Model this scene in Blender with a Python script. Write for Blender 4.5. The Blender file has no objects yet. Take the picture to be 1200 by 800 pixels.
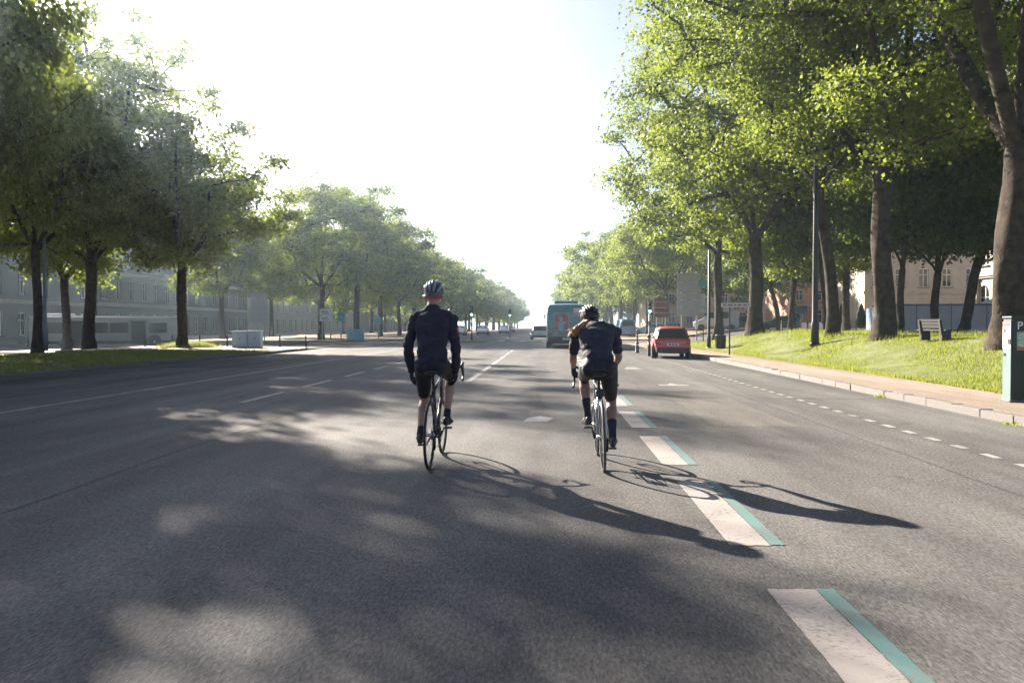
import bpy, bmesh, math, random
import numpy as np
from mathutils import Vector, Matrix

# ------------------------------------------------------------------ scene, camera, sky, sun, exposure
S = bpy.context.scene
C = S.collection
R = math.radians
PI = math.pi

cam_d = bpy.data.cameras.new('camera')
cam_d.sensor_width = 36.0
cam_d.lens = 28.0
cam_d.clip_start = 0.05
cam_d.clip_end = 6000
cam = bpy.data.objects.new('camera', cam_d)
C.objects.link(cam)
cam.location = (0, 0, 1.40)
cam.rotation_euler = (R(90 - 1.10), 0, R(2.52))
S.camera = cam

SUN_EL, SUN_AZ = R(25.0), R(-37.6)          # azimuth measured from +Y, clockwise seen from above
w = bpy.data.worlds.new('World')
S.world = w
w.use_nodes = True
wn = w.node_tree
for n in list(wn.nodes):
    wn.nodes.remove(n)
sky = wn.nodes.new('ShaderNodeTexSky')
sky.sky_type = 'NISHITA'
sky.sun_disc = False
sky.sun_elevation = SUN_EL
sky.sun_rotation = SUN_AZ
sky.air_density = 0.42
sky.dust_density = 1.15
sky.ozone_density = 1.0
bg = wn.nodes.new('ShaderNodeBackground')
bg.inputs['Strength'].default_value = 0.05
wo = wn.nodes.new('ShaderNodeOutputWorld')
hs = wn.nodes.new('ShaderNodeHueSaturation')      # thin summer haze overhead: the whole sky a little paler
hs.inputs['Saturation'].default_value = 0.84
wn.links.new(sky.outputs[0], hs.inputs['Color'])
wn.links.new(hs.outputs[0], bg.inputs[0])
wn.links.new(bg.outputs[0], wo.inputs[0])

sun_d = bpy.data.lights.new('sun', 'SUN')
sun_d.energy = 5.0
sun_d.angle = R(0.55)
sun_d.color = (1.0, 0.89, 0.76)
sun = bpy.data.objects.new('sun', sun_d)
C.objects.link(sun)
sun.location = (-60, 80, 60)
to_sun = Vector((math.sin(SUN_AZ) * math.cos(SUN_EL), math.cos(SUN_AZ) * math.cos(SUN_EL), math.sin(SUN_EL)))
sun.rotation_euler = (-to_sun).to_track_quat('-Z', 'Y').to_euler()

S.view_settings.view_transform = 'Standard'
S.view_settings.look = 'None'
S.view_settings.exposure = 2.5
S.view_settings.gamma = 1.0
S.view_settings.use_curve_mapping = False
S.render.engine = 'CYCLES'
S.cycles.use_denoising = True
S.cycles.max_bounces = 8
S.cycles.diffuse_bounces = 3
S.cycles.transmission_bounces = 6
S.cycles.volume_bounces = 1
S.cycles.sample_clamp_indirect = 6.0

# ------------------------------------------------------------------ helpers: tags, meshes, materials
def tag(o, label=None, cat=None, group=None, kind=None):
    if label: o['label'] = label
    if cat: o['category'] = cat
    if group: o['group'] = group
    if kind: o['kind'] = kind
    return o

def thing(name, label, cat, loc=(0, 0, 0), rz=0.0, group=None):
    o = bpy.data.objects.new(name, None)
    o.empty_display_size = 0.2
    C.objects.link(o)
    o.location = loc
    o.rotation_euler = (0, 0, rz)
    return tag(o, label, cat, group)

def link(name, me, m=None, parent=None):
    o = bpy.data.objects.new(name, me)
    C.objects.link(o)
    if m is not None and not me.materials:
        me.materials.append(m)
    if parent is not None:
        o.parent = parent
    return o

def kids(o):
    return [c for c in C.objects if c.parent == o]

def dup(root, loc, rz=0.0, scale=1.0, label=None, group=None, tree=None):
    def cp(o, parent):
        c = o.copy()
        C.objects.link(c)
        c.parent = parent
        for ch in tree.get(o.name, ()):
            cp(ch, c)
        return c
    if tree is None:
        tree = {}
        for o in C.objects:
            if o.parent: tree.setdefault(o.parent.name, []).append(o)
    r = cp(root, None)
    r.location = loc
    r.rotation_euler = (0, 0, rz)
    r.scale = (scale,) * 3 if not isinstance(scale, tuple) else scale
    if label: r['label'] = label
    if group: r['group'] = group
    return r

def fast_mesh(name, V, F):
    """V (n,3) floats, F (m,k) ints, all faces with k corners"""
    V = np.asarray(V, dtype=np.float32); F = np.asarray(F, dtype=np.int32)
    me = bpy.data.meshes.new(name)
    me.vertices.add(len(V)); me.vertices.foreach_set('co', V.ravel())
    k = F.shape[1]
    me.loops.add(F.size); me.loops.foreach_set('vertex_index', F.ravel())
    me.polygons.add(len(F))
    me.polygons.foreach_set('loop_start', np.arange(0, F.size, k, dtype=np.int32))
    me.update(calc_edges=True)
    return me

class MB:
    def __init__(self):
        self.v = []; self.f = []
    def add(self, vs, fs):
        b = len(self.v)
        self.v += [tuple(p) for p in vs]
        self.f += [tuple(b + i for i in f) for f in fs]
        return self
    def box(self, c, s, rot=None, taper=None):
        x, y, z = s[0] / 2, s[1] / 2, s[2] / 2
        t = taper or (1, 1)
        vs = [Vector(p) for p in ((-x, -y, -z), (x, -y, -z), (x, y, -z), (-x, y, -z), (-x * t[0], -y * t[1], z), (x * t[0], -y * t[1], z), (x * t[0], y * t[1], z), (-x * t[0], y * t[1], z))]
        if rot is not None: vs = [rot @ p for p in vs]
        c = Vector(c)
        return self.add([p + c for p in vs], [(3, 2, 1, 0), (4, 5, 6, 7), (0, 1, 5, 4), (1, 2, 6, 5), (2, 3, 7, 6), (3, 0, 4, 7)])
    def path(self, pts, rad, n=8, caps=True, flat=1.0):
        pts = [Vector(p) for p in pts]
        if not hasattr(rad, '__len__'): rad = [rad] * len(pts)
        vs = []; ref = None
        for i, p in enumerate(pts):
            d = (pts[min(i + 1, len(pts) - 1)] - pts[max(i - 1, 0)])
            if d.length < 1e-9: d = Vector((0, 0, 1))
            d.normalize()
            if ref is None:
                ref = Vector((1, 0, 0)) if abs(d.x) < 0.8 else Vector((0, 1, 0))
            a = (ref - d * ref.dot(d)).normalized(); b = d.cross(a)
            ref = a
            for k in range(n):
                t = 2 * PI * k / n
                vs.append(p + a * math.cos(t) * rad[i] + b * math.sin(t) * rad[i] * flat)
        fs = []
        for i in range(len(pts) - 1):
            for k in range(n):
                fs.append((i * n + k, i * n + (k + 1) % n, (i + 1) * n + (k + 1) % n, (i + 1) * n + k))
        if caps:
            fs.append(tuple(range(n - 1, -1, -1))); e = (len(pts) - 1) * n
            fs.append(tuple(e + k for k in range(n)))
        return self.add(vs, fs)
    def tube(self, p, q, r, r2=None, n=8):
        return self.path([p, q], [r, r if r2 is None else r2], n)
    def loft(self, rings, closed=True, caps=True):
        n = len(rings[0]); vs = [p for r in rings for p in r]; fs = []
        for i in range(len(rings) - 1):
            for k in range(n if closed else n - 1):
                fs.append((i * n + k, i * n + (k + 1) % n, (i + 1) * n + (k + 1) % n, (i + 1) * n + k))
        if caps:
            fs.append(tuple(range(n - 1, -1, -1))); e = (len(rings) - 1) * n
            fs.append(tuple(e + k for k in range(n)))
        return self.add(vs, fs)
    def lathe(self, prof, n=16, o=(0, 0, 0), axis='Z', caps=True):
        rings = []
        for r, z in prof:
            ring = []
            for k in range(n):
                t = 2 * PI * k / n; a, b = r * math.cos(t), r * math.sin(t)
                p = (a, b, z) if axis == 'Z' else ((z, a, b) if axis == 'X' else (b, z, a))
                ring.append((p[0] + o[0], p[1] + o[1], p[2] + o[2]))
            rings.append(ring)
        return self.loft(rings, True, caps)
    def torus(self, o, RR, r, axis='X', n=40, m=8, sx=1.0):
        vs = []; fs = []
        for i in range(n):
            t = 2 * PI * i / n
            for k in range(m):
                s = 2 * PI * k / m; rr = RR + r * math.cos(s); h = r * math.sin(s) * sx
                a, b = rr * math.cos(t), rr * math.sin(t)
                p = (h, a, b) if axis == 'X' else ((a, b, h) if axis == 'Z' else (b, h, a))
                vs.append((p[0] + o[0], p[1] + o[1], p[2] + o[2]))
        for i in range(n):
            for k in range(m):
                fs.append((i * m + k, ((i + 1) % n) * m + k, ((i + 1) % n) * m + (k + 1) % m, i * m + (k + 1) % m))
        return self.add(vs, fs)
    def ell(self, c, s, nu=14, nv=9, rot=None):
        rings = []
        for j in range(nv + 1):
            ph = PI * (j + 0.02 * (j == 0) - 0.02 * (j == nv)) / nv
            ring = []
            for k in range(nu):
                t = 2 * PI * k / nu
                p = Vector((s[0] * math.sin(ph) * math.cos(t), s[1] * math.sin(ph) * math.sin(t), -s[2] * math.cos(ph)))
                if rot is not None: p = rot @ p
                ring.append(p + Vector(c))
            rings.append(ring)
        return self.loft(rings)
    def quad(self, a, b, c, d):
        return self.add([a, b, c, d], [(0, 1, 2, 3)])
    def slab(self, poly, z0, z1):
        n = len(poly)
        vs = [(p[0], p[1], z0) for p in poly] + [(p[0], p[1], z1) for p in poly]
        return self.add(vs, [tuple(range(n - 1, -1, -1)), tuple(range(n, 2 * n))] + [(i, (i + 1) % n, n + (i + 1) % n, n + i) for i in range(n)])
    def mesh(self, name):
        me = bpy.data.meshes.new(name)
        me.from_pydata([tuple(p) for p in self.v], [], self.f)
        me.update()
        return me
    def build(self, name, m, parent=None, smooth=False, bevel=0.0, seg=2, fix=True):
        me = self.mesh(name)
        if fix:
            b = bmesh.new(); b.from_mesh(me)
            bmesh.ops.recalc_face_normals(b, faces=b.faces)
            b.to_mesh(me); b.free()
        if smooth:
            me.polygons.foreach_set('use_smooth', [True] * len(me.polygons))
        o = link(name, me, m, parent)
        if bevel:
            bv = o.modifiers.new('edge', 'BEVEL'); bv.width = bevel; bv.segments = seg
            bv.limit_method = 'ANGLE'; bv.angle_limit = R(35)
        return o

MATS = {}
def M(name, col, rough=0.6, metal=0.0, var=0.12, scale=6.0, bump=0.0, bscale=None, spec=0.5, coat=0.0, detail=4.0, emit=None, es=1.0):
    if name in MATS: return MATS[name]
    m = bpy.data.materials.new(name); m.use_nodes = True
    nt = m.node_tree; b = nt.nodes['Principled BSDF']
    b.inputs['Roughness'].default_value = rough
    b.inputs['Metallic'].default_value = metal
    b.inputs['Specular IOR Level'].default_value = spec
    b.inputs['Coat Weight'].default_value = coat
    tc = nt.nodes.new('ShaderNodeTexCoord')
    no = nt.nodes.new('ShaderNodeTexNoise'); no.inputs['Scale'].default_value = scale; no.inputs['Detail'].default_value = detail
    no.inputs['Roughness'].default_value = 0.62
    nt.links.new(tc.outputs['Object'], no.inputs['Vector'])
    rp = nt.nodes.new('ShaderNodeValToRGB')
    lo = [max(0, c * (1 - var)) for c in col]; hi = [min(1, c * (1 + var)) for c in col]
    rp.color_ramp.elements[0].position = 0.3; rp.color_ramp.elements[1].position = 0.7
    rp.color_ramp.elements[0].color = (*lo, 1); rp.color_ramp.elements[1].color = (*hi, 1)
    nt.links.new(no.outputs['Fac'], rp.inputs['Fac'])
    nt.links.new(rp.outputs['Color'], b.inputs['Base Color'])
    if bump:
        n2 = nt.nodes.new('ShaderNodeTexNoise'); n2.inputs['Scale'].default_value = bscale or scale * 4; n2.inputs['Detail'].default_value = 5
        nt.links.new(tc.outputs['Object'], n2.inputs['Vector'])
        bp = nt.nodes.new('ShaderNodeBump'); bp.inputs['Strength'].default_value = bump; bp.inputs['Distance'].default_value = 0.02
        nt.links.new(n2.outputs['Fac'], bp.inputs['Height']); nt.links.new(bp.outputs['Normal'], b.inputs['Normal'])
    if emit:
        b.inputs['Emission Color'].default_value = (*emit, 1); b.inputs['Emission Strength'].default_value = es
    MATS[name] = m
    return m

def asphalt(name, col, stone, patch=0.25, streak=3.2):
    m = bpy.data.materials.new(name); m.use_nodes = True
    nt = m.node_tree; b = nt.nodes['Principled BSDF']; L = nt.links.new
    tc = nt.nodes.new('ShaderNodeTexCoord')
    def noise(scale, detail, sy=1.0, rough=0.6):
        mp = nt.nodes.new('ShaderNodeMapping'); mp.inputs['Scale'].default_value = (1, sy, 1)
        no = nt.nodes.new('ShaderNodeTexNoise'); no.inputs['Scale'].default_value = scale; no.inputs['Detail'].default_value = detail
        no.inputs['Roughness'].default_value = rough
        L(tc.outputs['Object'], mp.inputs['Vector']); L(mp.outputs['Vector'], no.inputs['Vector'])
        return no
    def ramp(src, p0, c0, p1, c1):
        r = nt.nodes.new('ShaderNodeValToRGB')
        r.color_ramp.elements[0].position = p0; r.color_ramp.elements[1].position = p1
        r.color_ramp.elements[0].color = (*c0, 1); r.color_ramp.elements[1].color = (*c1, 1)
        L(src, r.inputs['Fac']); return r.outputs['Color']
    def mul(a, bb, f=1.0, mode='MULTIPLY'):
        x = nt.nodes.new('ShaderNodeMix'); x.data_type = 'RGBA'; x.blend_type = mode
        x.inputs['Factor'].default_value = f
        L(a, x.inputs[6]); L(bb, x.inputs[7]); return x.outputs[2]
    vo = nt.nodes.new('ShaderNodeTexVoronoi'); vo.inputs['Scale'].default_value = 105
    mp = nt.nodes.new('ShaderNodeMapping'); mp.inputs['Scale'].default_value = (1, 1 / streak, 1)
    L(tc.outputs['Object'], mp.inputs['Vector']); L(mp.outputs['Vector'], vo.inputs['Vector'])
    grain = noise(62, 4, 1 / streak, 0.7)
    base = ramp(grain.outputs['Fac'], 0.30, [c * 0.66 for c in col], 0.72, [c * .94 for c in stone])
    sep = nt.nodes.new('ShaderNodeSeparateColor'); L(vo.outputs['Color'], sep.inputs[0])
    chips = ramp(sep.outputs[0], 0.0, (0.80, 0.80, 0.80), 1.0, (1.2, 1.19, 1.17))
    base = mul(base, chips)
    big = noise(0.35, 5, 0.35, 0.6)
    base = mul(base, ramp(big.outputs['Fac'], 0.3, (1 - patch,) * 3, 0.72, (1 + patch,) * 3))
    mid = noise(2.6, 4, 0.25, 0.6)
    base = mul(base, ramp(mid.outputs['Fac'], 0.3, (0.86,) * 3, 0.7, (1.13,) * 3))
    trk = noise(0.9, 3, 0.03, 0.5)
    base = mul(base, ramp(trk.outputs['Fac'], 0.32, (0.74,) * 3, 0.66, (1.2,) * 3))
    stn = noise(1.1, 6, 0.4, 0.72)
    base = mul(base, ramp(stn.outputs['Fac'], 0.60, (1.0,) * 3, 0.74, (0.62,) * 3))
    L(base, b.inputs['Base Color'])
    b.inputs['Roughness'].default_value = 0.72
    b.inputs['Specular IOR Level'].default_value = 0.05
    bp = nt.nodes.new('ShaderNodeBump'); bp.inputs['Strength'].default_value = 0.35; bp.inputs['Distance'].default_value = 0.006
    L(grain.outputs['Fac'], bp.inputs['Height']); L(bp.outputs['Normal'], b.inputs['Normal'])
    return m

def glass(name, col, rough=0.06):
    m = M(name, col, rough, 0.0, 0.05, 1.5, spec=0.5); return m

def leaf_mat(name, a, b_, ta, tb, fac=0.42):
    m = bpy.data.materials.new(name); m.use_nodes = True
    nt = m.node_tree; p = nt.nodes['Principled BSDF']; L = nt.links.new
    ge = nt.nodes.new('ShaderNodeNewGeometry')
    oi = nt.nodes.new('ShaderNodeObjectInfo')
    ad = nt.nodes.new('ShaderNodeMath'); ad.operation = 'MULTIPLY_ADD'
    L(oi.outputs['Random'], ad.inputs[0]); ad.inputs[1].default_value = 0.25
    L(ge.outputs['Random Per Island'], ad.inputs[2])
    def ramp(c0, c1):
        r = nt.nodes.new('ShaderNodeValToRGB'); r.color_ramp.elements[0].color = (*c0, 1); r.color_ramp.elements[1].color = (*c1, 1)
        r.color_ramp.elements[1].position = 1.0
        L(ad.outputs[0], r.inputs['Fac']); return r.outputs['Color']
    L(ramp(a, b_), p.inputs['Base Color'])
    p.inputs['Roughness'].default_value = 0.6
    p.inputs['Specular IOR Level'].default_value = 0.18
    t = nt.nodes.new('ShaderNodeBsdfTranslucent'); L(ramp(ta, tb), t.inputs['Color'])
    mx = nt.nodes.new('ShaderNodeMixShader'); mx.inputs[0].default_value = fac
    L(p.outputs[0], mx.inputs[1]); L(t.outputs[0], mx.inputs[2])
    L(mx.outputs[0], nt.nodes['Material Output'].inputs['Surface'])
    return m

MAT_ROAD = asphalt('road_asphalt', (0.086, 0.084, 0.083), (0.168, 0.164, 0.160))
MAT_SIDE = asphalt('pavement_asphalt', (0.25, 0.205, 0.17), (0.37, 0.305, 0.255), 0.12, 1.0)
MAT_SAND = asphalt('sandy_paving', (0.30, 0.24, 0.19), (0.44, 0.35, 0.28), 0.12, 1.0)
MAT_LEAF = leaf_mat('plane_leaf', (0.05, 0.082, 0.016), (0.135, 0.165, 0.03), (0.13, 0.19, 0.02), (0.31, 0.37, 0.05), 0.40)
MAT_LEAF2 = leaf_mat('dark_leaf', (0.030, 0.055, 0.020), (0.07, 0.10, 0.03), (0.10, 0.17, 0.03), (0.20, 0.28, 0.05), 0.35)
MAT_BARK = M('plane_bark', (0.046, 0.037, 0.029), 0.9, 0, 0.6, 3.5, bump=0.9, bscale=12, spec=.08)
MAT_GRASS = leaf_mat('grass_blade', (0.06, 0.095, 0.013), (0.13, 0.14, 0.026), (0.17, 0.26, 0.025), (0.36, 0.38, 0.06), 0.42)
MAT_LAWN = M('lawn_soil', (0.085, 0.10, 0.026), 0.95, 0, 0.45, 2.2, bump=0.6, bscale=30)
MAT_STONE = M('granite', (0.125, 0.115, 0.108), 0.85, 0, 0.28, 22, bump=0.5, bscale=60)
MAT_BLACK = M('black_metal', (0.018, 0.018, 0.02), 0.45, 0.2, 0.25, 5)
MAT_RUBBER = M('rubber', (0.017, 0.017, 0.018), 0.75, 0, 0.25, 20)
MAT_CHROME = M('alloy', (0.55, 0.55, 0.56), 0.28, 1.0, 0.08, 10)
MAT_GLASS = glass('dark_glass', (0.018, 0.022, 0.025))
MAT_WHITE = M('white_paint', (0.72, 0.70, 0.66), 0.55, 0, 0.08, 5)
MAT_MARK = None
def paint_mark(name, col, wear=0.30):
    m = bpy.data.materials.new(name); m.use_nodes = True
    nt = m.node_tree; b = nt.nodes['Principled BSDF']; L = nt.links.new
    tc = nt.nodes.new('ShaderNodeTexCoord')
    n1 = nt.nodes.new('ShaderNodeTexNoise'); n1.inputs['Scale'].default_value = 38; n1.inputs['Detail'].default_value = 5
    n2 = nt.nodes.new('ShaderNodeTexNoise'); n2.inputs['Scale'].default_value = 2.2; n2.inputs['Detail'].default_value = 4
    L(tc.outputs['Object'], n1.inputs['Vector']); L(tc.outputs['Object'], n2.inputs['Vector'])
    ad = nt.nodes.new('ShaderNodeMath'); ad.operation = 'MULTIPLY_ADD'; ad.inputs[1].default_value = 0.6
    L(n2.outputs['Fac'], ad.inputs[0]); L(n1.outputs['Fac'], ad.inputs[2])
    r = nt.nodes.new('ShaderNodeValToRGB')
    r.color_ramp.elements[0].position = wear + 0.20; r.color_ramp.elements[1].position = wear + 0.46
    r.color_ramp.elements[0].color = (0.13, 0.125, 0.12, 1); r.color_ramp.elements[1].color = (*col, 1)
    L(ad.outputs[0], r.inputs['Fac']); L(r.outputs['Color'], b.inputs['Base Color'])
    b.inputs['Roughness'].default_value = 0.6; b.inputs['Specular IOR Level'].default_value = 0.3
    return m
MAT_MARK = paint_mark('road_paint_white', (0.27, 0.245, 0.23), 0.34)
MAT_WORN = paint_mark('road_paint_worn', (0.26, 0.25, 0.24), 0.50)
MAT_TEAL = paint_mark('road_paint_teal', (0.08, 0.17, 0.165), 0.40)

# right bank: flat by the pavement, rising to a low grass bank
def sst(a, b, x):
    t = min(1, max(0, (x - a) / (b - a))); return t * t * (3 - 2 * t)
def HR(x, y):
    near = 0.12 + 0.90 * sst(8.8, 13.2, x)
    far = 0.12 + 0.95 * sst(10.0, 19.0, x)
    k = sst(46, 62, y)
    return near * (1 - k) + far * k

# ------------------------------------------------------------------ the setting: ground, road, pavements, lawn, hills
def grid(name, x0, x1, y0, y1, nx, ny, hf, m, kind='structure'):
    xs = np.linspace(x0, x1, nx + 1); ys = np.linspace(y0, y1, ny + 1)
    V = np.array([(x, y, hf(x, y)) for y in ys for x in xs], dtype=np.float32)
    F = [(j * (nx + 1) + i, j * (nx + 1) + i + 1, (j + 1) * (nx + 1) + i + 1, (j + 1) * (nx + 1) + i) for j in range(ny) for i in range(nx)]
    me = fast_mesh(name, V, F)
    me.polygons.foreach_set('use_smooth', [True] * len(me.polygons))
    return tag(link(name, me, m), kind=kind)

def sheet(name, polys, z, m):
    b = MB()
    for p in polys:
        b.add([(x, y, z if not callable(z) else z(x, y)) for x, y in p], [tuple(range(len(p)))])
    return tag(b.build(name, m, fix=False), kind='structure')

KX = 6.65            # right kerb line
LX = -14.0           # left kerb line
MAT_GROUND = M('dusty_ground', (0.12, 0.105, 0.09), 0.95, 0, 0.2, 0.15)
tag(link('ground', fast_mesh('ground', [(-1200, -600, -0.40), (1200, -600, -0.40), (1200, 1900, -0.40), (-1200, 1900, -0.40)], [(0, 1, 2, 3)]), MAT_GROUND), kind='structure')

def road_z(x, y):
    if x < LX: return -0.30 * sst(-15, -30, x) if x > -30 else -0.30
    return 0.0
rb = MB()
def rect(x0, x1, y0, y1, nx=1, ny=1, zf=road_z):
    for i in range(nx):
        for j in range(ny):
            xa, xb = x0 + (x1 - x0) * i / nx, x0 + (x1 - x0) * (i + 1) / nx
            ya, yb = y0 + (y1 - y0) * j / ny, y0 + (y1 - y0) * (j + 1) / ny
            rb.add([(xa, ya, zf(xa, ya)), (xb, ya, zf(xb, ya)), (xb, yb, zf(xb, yb)), (xa, yb, zf(xa, yb))], [(0, 1, 2, 3)])
rect(LX, KX, -60, 50, 3, 10)
rect(LX, KX, 50, 72, 3, 2)
rect(LX, KX, 72, 900, 3, 20)
rect(-90, LX, 50, 72, 24, 2)                       # cross street, left arm
rect(KX, 10, 62, 78, 1, 1, lambda x, y: 0.0)
for i in range(20):                                  # cross street, right arm, climbing to the square
    xa, xb = 10 + i * 3, 13 + i * 3
    rb.add([(xa, 62, HR(xa, 62) - 0.12 + .004), (xb, 62, HR(xb, 62) - 0.12 + .004), (xb, 78, HR(xb, 78) - 0.12 + .004), (xa, 78, HR(xa, 78) - 0.12 + .004)], [(0, 1, 2, 3)])
road = tag(rb.build('road', MAT_ROAD, fix=False), kind='structure')

def mark(name, pts, m, parent, z=0.004):
    b = MB(); b.add([(x, y, z) for x, y in pts], [tuple(range(len(pts)))])
    return b.build(name, m, parent, fix=False)
wr = random.Random(77)
def bar(name, x0, x1, y0, y1, m=None, z=0.004):
    if x1 - x0 > .07 and y1 - y0 > 1 and y0 < 16:        # near paint: chipped, slightly ragged edges
        n = int((y1 - y0) / .035); q = lambda a: wr.uniform(-a, a) * (1 if wr.random() < .8 else 2.2)
        e = [(x0 + q(.0022), y0 + (y1 - y0) * k / n) for k in range(n, -1, -1)]
        e += [(x0 + (x1 - x0) * k / 8, y0 + q(.006)) for k in range(1, 8)]
        e += [(x1 + q(.0022), y0 + (y1 - y0) * k / n) for k in range(n + 1)]
        e += [(x1 - (x1 - x0) * k / 8, y1 + q(.006)) for k in range(1, 8)]
        return mark(name, e, m or MAT_MARK, road, z)
    return mark(name, [(x0, y0), (x1, y0), (x1, y1), (x0, y1)], m or MAT_MARK, road, z)
for k in range(14):                                  # cycle-lane line: white dash with a teal strip on its right
    y0 = 2.17 + 2.95 * k
    bar('lane_dash', 1.17, 1.425, y0, y0 + 2.1)
    bar('teal_strip', 1.432, 1.522, y0 + 0.02, y0 + 2.12, MAT_TEAL, 0.0045)
for k in range(46):                                  # short dashes along the parking bays
    y0 = 6.05 + 0.645 * k
    bar('bay_dash', 4.73, 4.83, y0, y0 + 0.30, MAT_MARK if k % 5 else MAT_WORN)
for k in range(11):
    y0 = 14.35 + 3.75 * k
    bar('lane_dash', -5.66, -5.54, y0, y0 + 2.3)
for k in range(6):
    bar('lane_line', -2.06, -1.92, 20 + k * 4.6, 23.6 + k * 4.6, MAT_MARK if k < 4 else MAT_WORN)
for k in range(9):
    bar('edge_line', -8.87, -8.74, 1.0 + 5 * k, 5.97 + 5 * k, MAT_WORN)
mark('worn_arrow', [(2.65, 18.9), (3.35, 18.9), (3.35, 19.15), (3.12, 19.15), (3.0, 19.6), (2.88, 19.15), (2.65, 19.15)], MAT_MARK, road)
mark('worn_arrow', [(-.35, 11.6), (0.0, 11.6), (.1, 12.1), (-.1, 12.4), (-.3, 12.1)], MAT_WORN, road)
mark('worn_arrow', [(2.5, 26), (3.1, 26), (3.0, 27.2), (2.7, 27.2)], MAT_WORN, road)
for k in range(9):
    bar('crossing_bar', -12.8 + 2.05 * k, -12.2 + 2.05 * k, 73.5, 77.2)
# tar seams and a patch of newer asphalt
MAT_TAR = asphalt('newer_asphalt', (0.055, 0.054, 0.055), (0.12, 0.115, 0.112), 0.1)
rng = random.Random(3)
def seam(pts, wd=0.03):
    b = MB(); q = []
    for i, (x, y) in enumerate(pts):
        q.append((x + rng.uniform(-.012, .012), y))
    for i in range(len(q) - 1):
        a, c = Vector((*q[i], 0.0025)), Vector((*q[i + 1], 0.0025)); d = (c - a).normalized(); n = Vector((-d.y, d.x, 0)) * wd / 2
        b.add([a - n, a + n, c + n, c - n], [(0, 1, 2, 3)])
    b.build('tar_seam', MAT_TAR, road, fix=False)
seam([(3.9 + 0.02 * math.sin(y * 3.1), y) for y in np.arange(-2, 44, 0.5)], 0.035)
seam([(-4.1 + 0.03 * math.sin(y * 1.3), y) for y in np.arange(3, 48, 0.5)], 0.035)
seam([(x, 15.6 + 0.05 * math.sin(x * 4)) for x in np.arange(3.92, 6.6, 0.2)], 0.03)
seam([(x, 27.2 + 0.05 * math.sin(x * 4)) for x in np.arange(-4.0, 6.6, 0.3)], 0.04)
mark('asphalt_patch', [(-12.8, 26), (-9.6, 26.2), (-9.5, 34), (-12.9, 33.8)], MAT_TAR, road, 0.002)

MAT_OLD = asphalt('older_asphalt', (0.11, 0.104, 0.098), (0.20, 0.19, 0.178), 0.12)
mark('asphalt_patch', [(2.35, 11.2), (3.5, 11.25), (3.52, 15.5), (2.4, 15.4)], MAT_OLD, road, 0.002)
# right pavement, its bulge at the junction, kerb stones one by one
def fillet_slab(name, poly, m, z0=-0.2, z1=0.12):
    return tag(MB().slab(poly, z0, z1).build(name, m, fix=True), kind='structure')
PAVE_R = [(KX + 0.2, -40), (9.0, -40), (9.0, 62), (7.6, 62), (6.2, 60.5), (5.0, 58), (4.7, 54), (4.7, 47.5), (5.0, 46), (5.9, 44.4), (KX + 0.2, 43.2)]
pave_r = fillet_slab('pavement', PAVE_R, MAT_SIDE)
kerb = tag(MB().slab([(KX + 0.02, -40), (KX + 0.19, -40), (KX + 0.19, 43), (KX + 0.02, 43)], -0.2, 0.02).build('kerb', MAT_STONE), kind='structure')
def kerb_run(pts, step, parent, seed, wd=0.2, h=0.125):
    rg = random.Random(seed)
    P_ = [Vector((x, y, 0)) for x, y in pts]
    segs = [(P_[i + 1] - P_[i]).length for i in range(len(P_) - 1)]
    tot = sum(segs); n = int(tot / step)
    def at(s):
        for i, l in enumerate(segs):
            if s <= l or i == len(segs) - 1: return P_[i].lerp(P_[i + 1], min(1, s / l))
            s -= l
    base = MB().box((0, 0, 0), (1, 1, 1)).mesh('kerb_stone'); base.materials.append(MAT_STONE)
    for k in range(n):
        a, c = at(k * tot / n), at((k + 1) * tot / n); d = c - a
        o = link('kerb_stone', base, None, parent)
        o.location = (a + c) / 2 + Vector((rg.uniform(-.008, .008), 0, h / 2 - 0.04 + rg.uniform(-.007, .007)))
        o.rotation_euler = (rg.uniform(-.01, .01), rg.uniform(-.03, .03), math.atan2(d.y, d.x) + rg.uniform(-.006, .006))
        o.scale = (d.length - 0.014, wd + rg.uniform(-.01, .01), h + 0.08)
        bv = o.modifiers.new('worn_edge', 'BEVEL'); bv.width = 0.02; bv.segments = 2
kerb_run([(KX + 0.1, 2), (KX + 0.1, 43.2)], 0.86, kerb, 4)
kerb_b = tag(MB().slab([(5.2, 46.2), (5.3, 46.2), (5.3, 57), (5.2, 57)], -0.2, 0.0).build('kerb', MAT_STONE), kind='structure')
kerb_run([(KX + 0.1, 43.2), (5.9, 44.3), (4.95, 45.9), (4.65, 47.5), (4.65, 54), (4.95, 58), (6.2, 60.6), (7.6, 62.1)], 0.9, kerb_b, 9)

# lawn and the square behind it
lawn = grid('lawn', 8.7, 17.5, -40, 60, 22, 60, lambda x, y: HR(x, y) + 0.02 + 0.03 * math.sin(x * 2.1 + y * .7) * math.sin(y * 1.3) - (0.02 if x < 8.9 else 0), MAT_LAWN)
grid('square', 17.5, 170, -40, 62, 16, 12, lambda x, y: HR(x, y), MAT_SAND)
grid('square', 10, 170, 78, 420, 20, 12, lambda x, y: HR(x, y) - (0 if x > 12 else 0), MAT_SAND)
fillet_slab('pavement', [(KX + .2, 78), (10, 78), (10, 700), (KX + .2, 700)], MAT_SIDE)
kerb_run([(KX + 0.1, 78), (KX + 0.1, 110)], 1.6, kerb_b, 14)

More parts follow.
